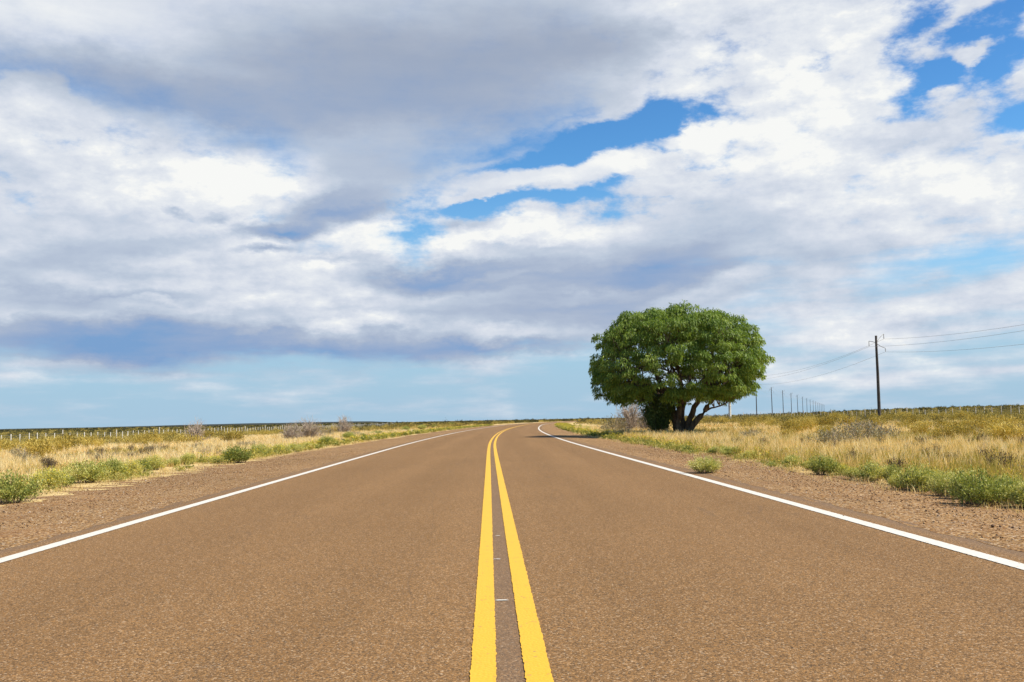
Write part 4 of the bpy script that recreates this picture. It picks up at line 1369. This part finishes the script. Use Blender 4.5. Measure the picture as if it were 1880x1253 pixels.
def pole_meshes(kind):
    out = []
    T = Tubes()
    if kind == 'timber':
        T.tube([(0, 0, -.4), (0, 0, 2), (.01, 0, 5), (-.01, 0, 7.6), (0, 0, 8.92)], [.175, .165, .145, .125, .115], 12)
        out.append(('shaft', T.mesh('shaft', M_POLE)))
    else:
        T.tube([(0, 0, -.4), (0, 0, 3), (0, 0, 6), (0, 0, 9.1)], [.27, .24, .20, .155], 14)
        T.tube([(0, 0, 2.55), (0, 0, 2.62), (0, 0, 2.78), (0, 0, 2.85)], [.25, .29, .29, .24], 14)
        out.append(('shaft', T.mesh('shaft', M_CONC)))
    T = Tubes()
    T.tube([(0, 0, 8.88), (0, 0, 9.0)], [.13, .11], 12)
    out.append(('cap', T.mesh('cap', M_POLE)))
    for (dx, z), (z0, z1) in zip(WIRE_AT, ((8.35, 9.18), (8.28, 8.44), (8.12, 7.66))):
        s = 1 if dx > 0 else -1
        T = Tubes()
        T.tube([(s * .08, 0, z0), (dx * .55, 0, z0 + (z1 - z0) * .6), (dx, 0, z1)], [.032, .028, .026], 6)
        out.append(('crossarm', T.mesh('crossarm', M_STEEL)))
        T = Tubes()
        T.tube([(dx, 0, z1), (dx, 0, z)], [.012, .012], 6)
        k = max(3, int((z1 - z) / .11))
        for j in range(k):
            zz = z1 - .05 - (z1 - z - .08) * j / k
            T.tube([(dx, 0, zz), (dx, 0, zz - .02), (dx, 0, zz - .06)], [.02, .058, .03], 8)
        out.append(('insulator', T.mesh('insulator', M_INSUL)))
    return out


POLE_T, POLE_C = pole_meshes('timber'), pole_meshes('concrete')
NEAR_POLE = (38.1, 104.0)
BEND_POLE = (41.2, 190.0)
POLES = [(35.2, 18.0, 'timber'), (NEAR_POLE[0], NEAR_POLE[1], 'timber'), (BEND_POLE[0], BEND_POLE[1], 'concrete')]
POLES += [(59.2 + 16.9 * k, 243 + 50.5 * k, 'timber') for k in range(15)]
wire_pts = [[], [], []]
for i, (x, y, kind) in enumerate(POLES):
    if i < 2:
        rz = -.03
    elif i == 2:
        rz = -.16
    else:
        rz = -.32
    z0 = float(gz(x, y))
    o = plant('power_pole', POLE_T if kind == 'timber' else POLE_C, (x, y, z0), rz, (1.0 if i < 3 else .72,) * 2 + (1.0,))
    arm = None
    for ch in list(o.children):
        if ch.name.startswith('crossarm'):
            arm = ch
        elif ch.name.startswith('insulator') and arm:
            ch.parent = arm
    o.rotation_euler.y = (0, .004, 0, .006, -.004, .003, 0.005, -.006)[i % 8]
    if i == 0:
        tag(o, 'timber power pole nearest the camera, out of the photo on the right', 'power pole', 'power poles')
    elif i == 1:
        tag(o, 'tall dark timber power pole standing alone right of the tree', 'power pole', 'power poles')
    elif i == 2:
        tag(o, 'pale concrete power pole seen under the right side of the tree crown', 'power pole', 'power poles')
    else:
        tag(o, f'{ORD[i - 3]} dark pole of the distant row, counting from the tree to the right', 'power pole', 'power poles')
    for w, (dx, z) in enumerate(WIRE_AT):
        wire_pts[w].append(Vector((x + dx * math.cos(rz) * (1 if i < 3 else .72), y + dx * math.sin(rz) * (1 if i < 3 else .72), z0 + z)))
for w, nm in enumerate(('topmost', 'middle', 'lowest')):
    T = Tubes()
    for a, b in zip(wire_pts[w][:-1], wire_pts[w][1:]):
        n = 26
        span = (b - a).length
        sag = 1.55 * (span / 86.0)**2 + (0, -.12, .1)[w]
        pts = []
        for k in range(n + 1):
            t = k / n
            p = a.lerp(b, t)
            p.z -= 4 * sag * t * (1 - t)
            pts.append(p)
        T.tube(pts, [.0105] * (n + 1), 5, False)
    tag(link('power_cable', T.mesh('power_cable', M_WIRE)), f'{nm} of the three thin cables strung between the power poles', 'cable', 'cables of the power line')


# ------------------------------------------------------------------ wire fences
M_POST = mat_bark('weathered_post', c4(.34, .30, .24), c4(.58, .53, .44), 12)
M_POST2 = mat_bark('thin_post', c4(.40, .36, .29), c4(.66, .61, .52), 12)


def build_fence(X, y0, y1, label_, step, slim=1.0):
    root = link('wire_fence', None, None, (X, y0, float(gz(X, y0))))
    tag(root, label_, 'fence', 'wire fences')
    zr = root.location.z
    ys = np.arange(y0, y1, step)
    rest = Tubes()

    def post(i, y, T, world):
        z = float(gz(X, y)) - zr
        tall = i % 8 == 3
        h = 1.48 if tall else random.uniform(1.12, 1.24)
        o = (0, y - y0, z) if world else (0, 0, 0)
        lean, lean2 = random.uniform(-.035, .035), random.uniform(-.03, .03)
        if tall:
            T.tube([(o[0], o[1], o[2] - .2), (o[0] + lean * .7, o[1] + lean2 * .7, o[2] + .7), (o[0] + lean * h, o[1] + lean2 * h, o[2] + h)], [.075, .07, .06], 8)
        else:
            r_ = random.uniform(.036, .05) * slim
            T.tube([(o[0], o[1], o[2] - .1), (o[0] + lean * h, o[1] + lean2 * h, o[2] + h)], [r_, r_ * .9], 6)
        return tall
    for i, y in enumerate(ys):
        y = float(y + random.uniform(-.12, .12))
        if i < 96:
            T = Tubes()
            tall = post(i, y, T, False)
            link('post', T.mesh('post', M_POST if tall or slim < 1 else M_POST2), root, (0, y - y0, float(gz(X, y)) - zr))
        else:
            post(i, y, rest, True)
    if rest.v:
        o = link('far_posts', rest.mesh('far_posts', M_POST2), root)
        o['kind'] = 'stuff'
    for h in (.22, .45, .68, .90, 1.08):
        T = Tubes()
        pts = [(0, float(y) - y0, float(gz(X, y)) - zr + h) for y in np.arange(y0 - 2, y1, 4.0)]
        T.tube(pts, [.0045] * len(pts), 4, False)
        link('wire', T.mesh('wire', M_WIRE), root)


build_fence(-50.0, 90, 420, 'long wire fence of pale thin posts across the scrub left of the road', 1.88)
build_fence(50.5, 92, 300, 'wire fence of pale posts half sunk in scrub right of the tall pole', 1.9, .65)
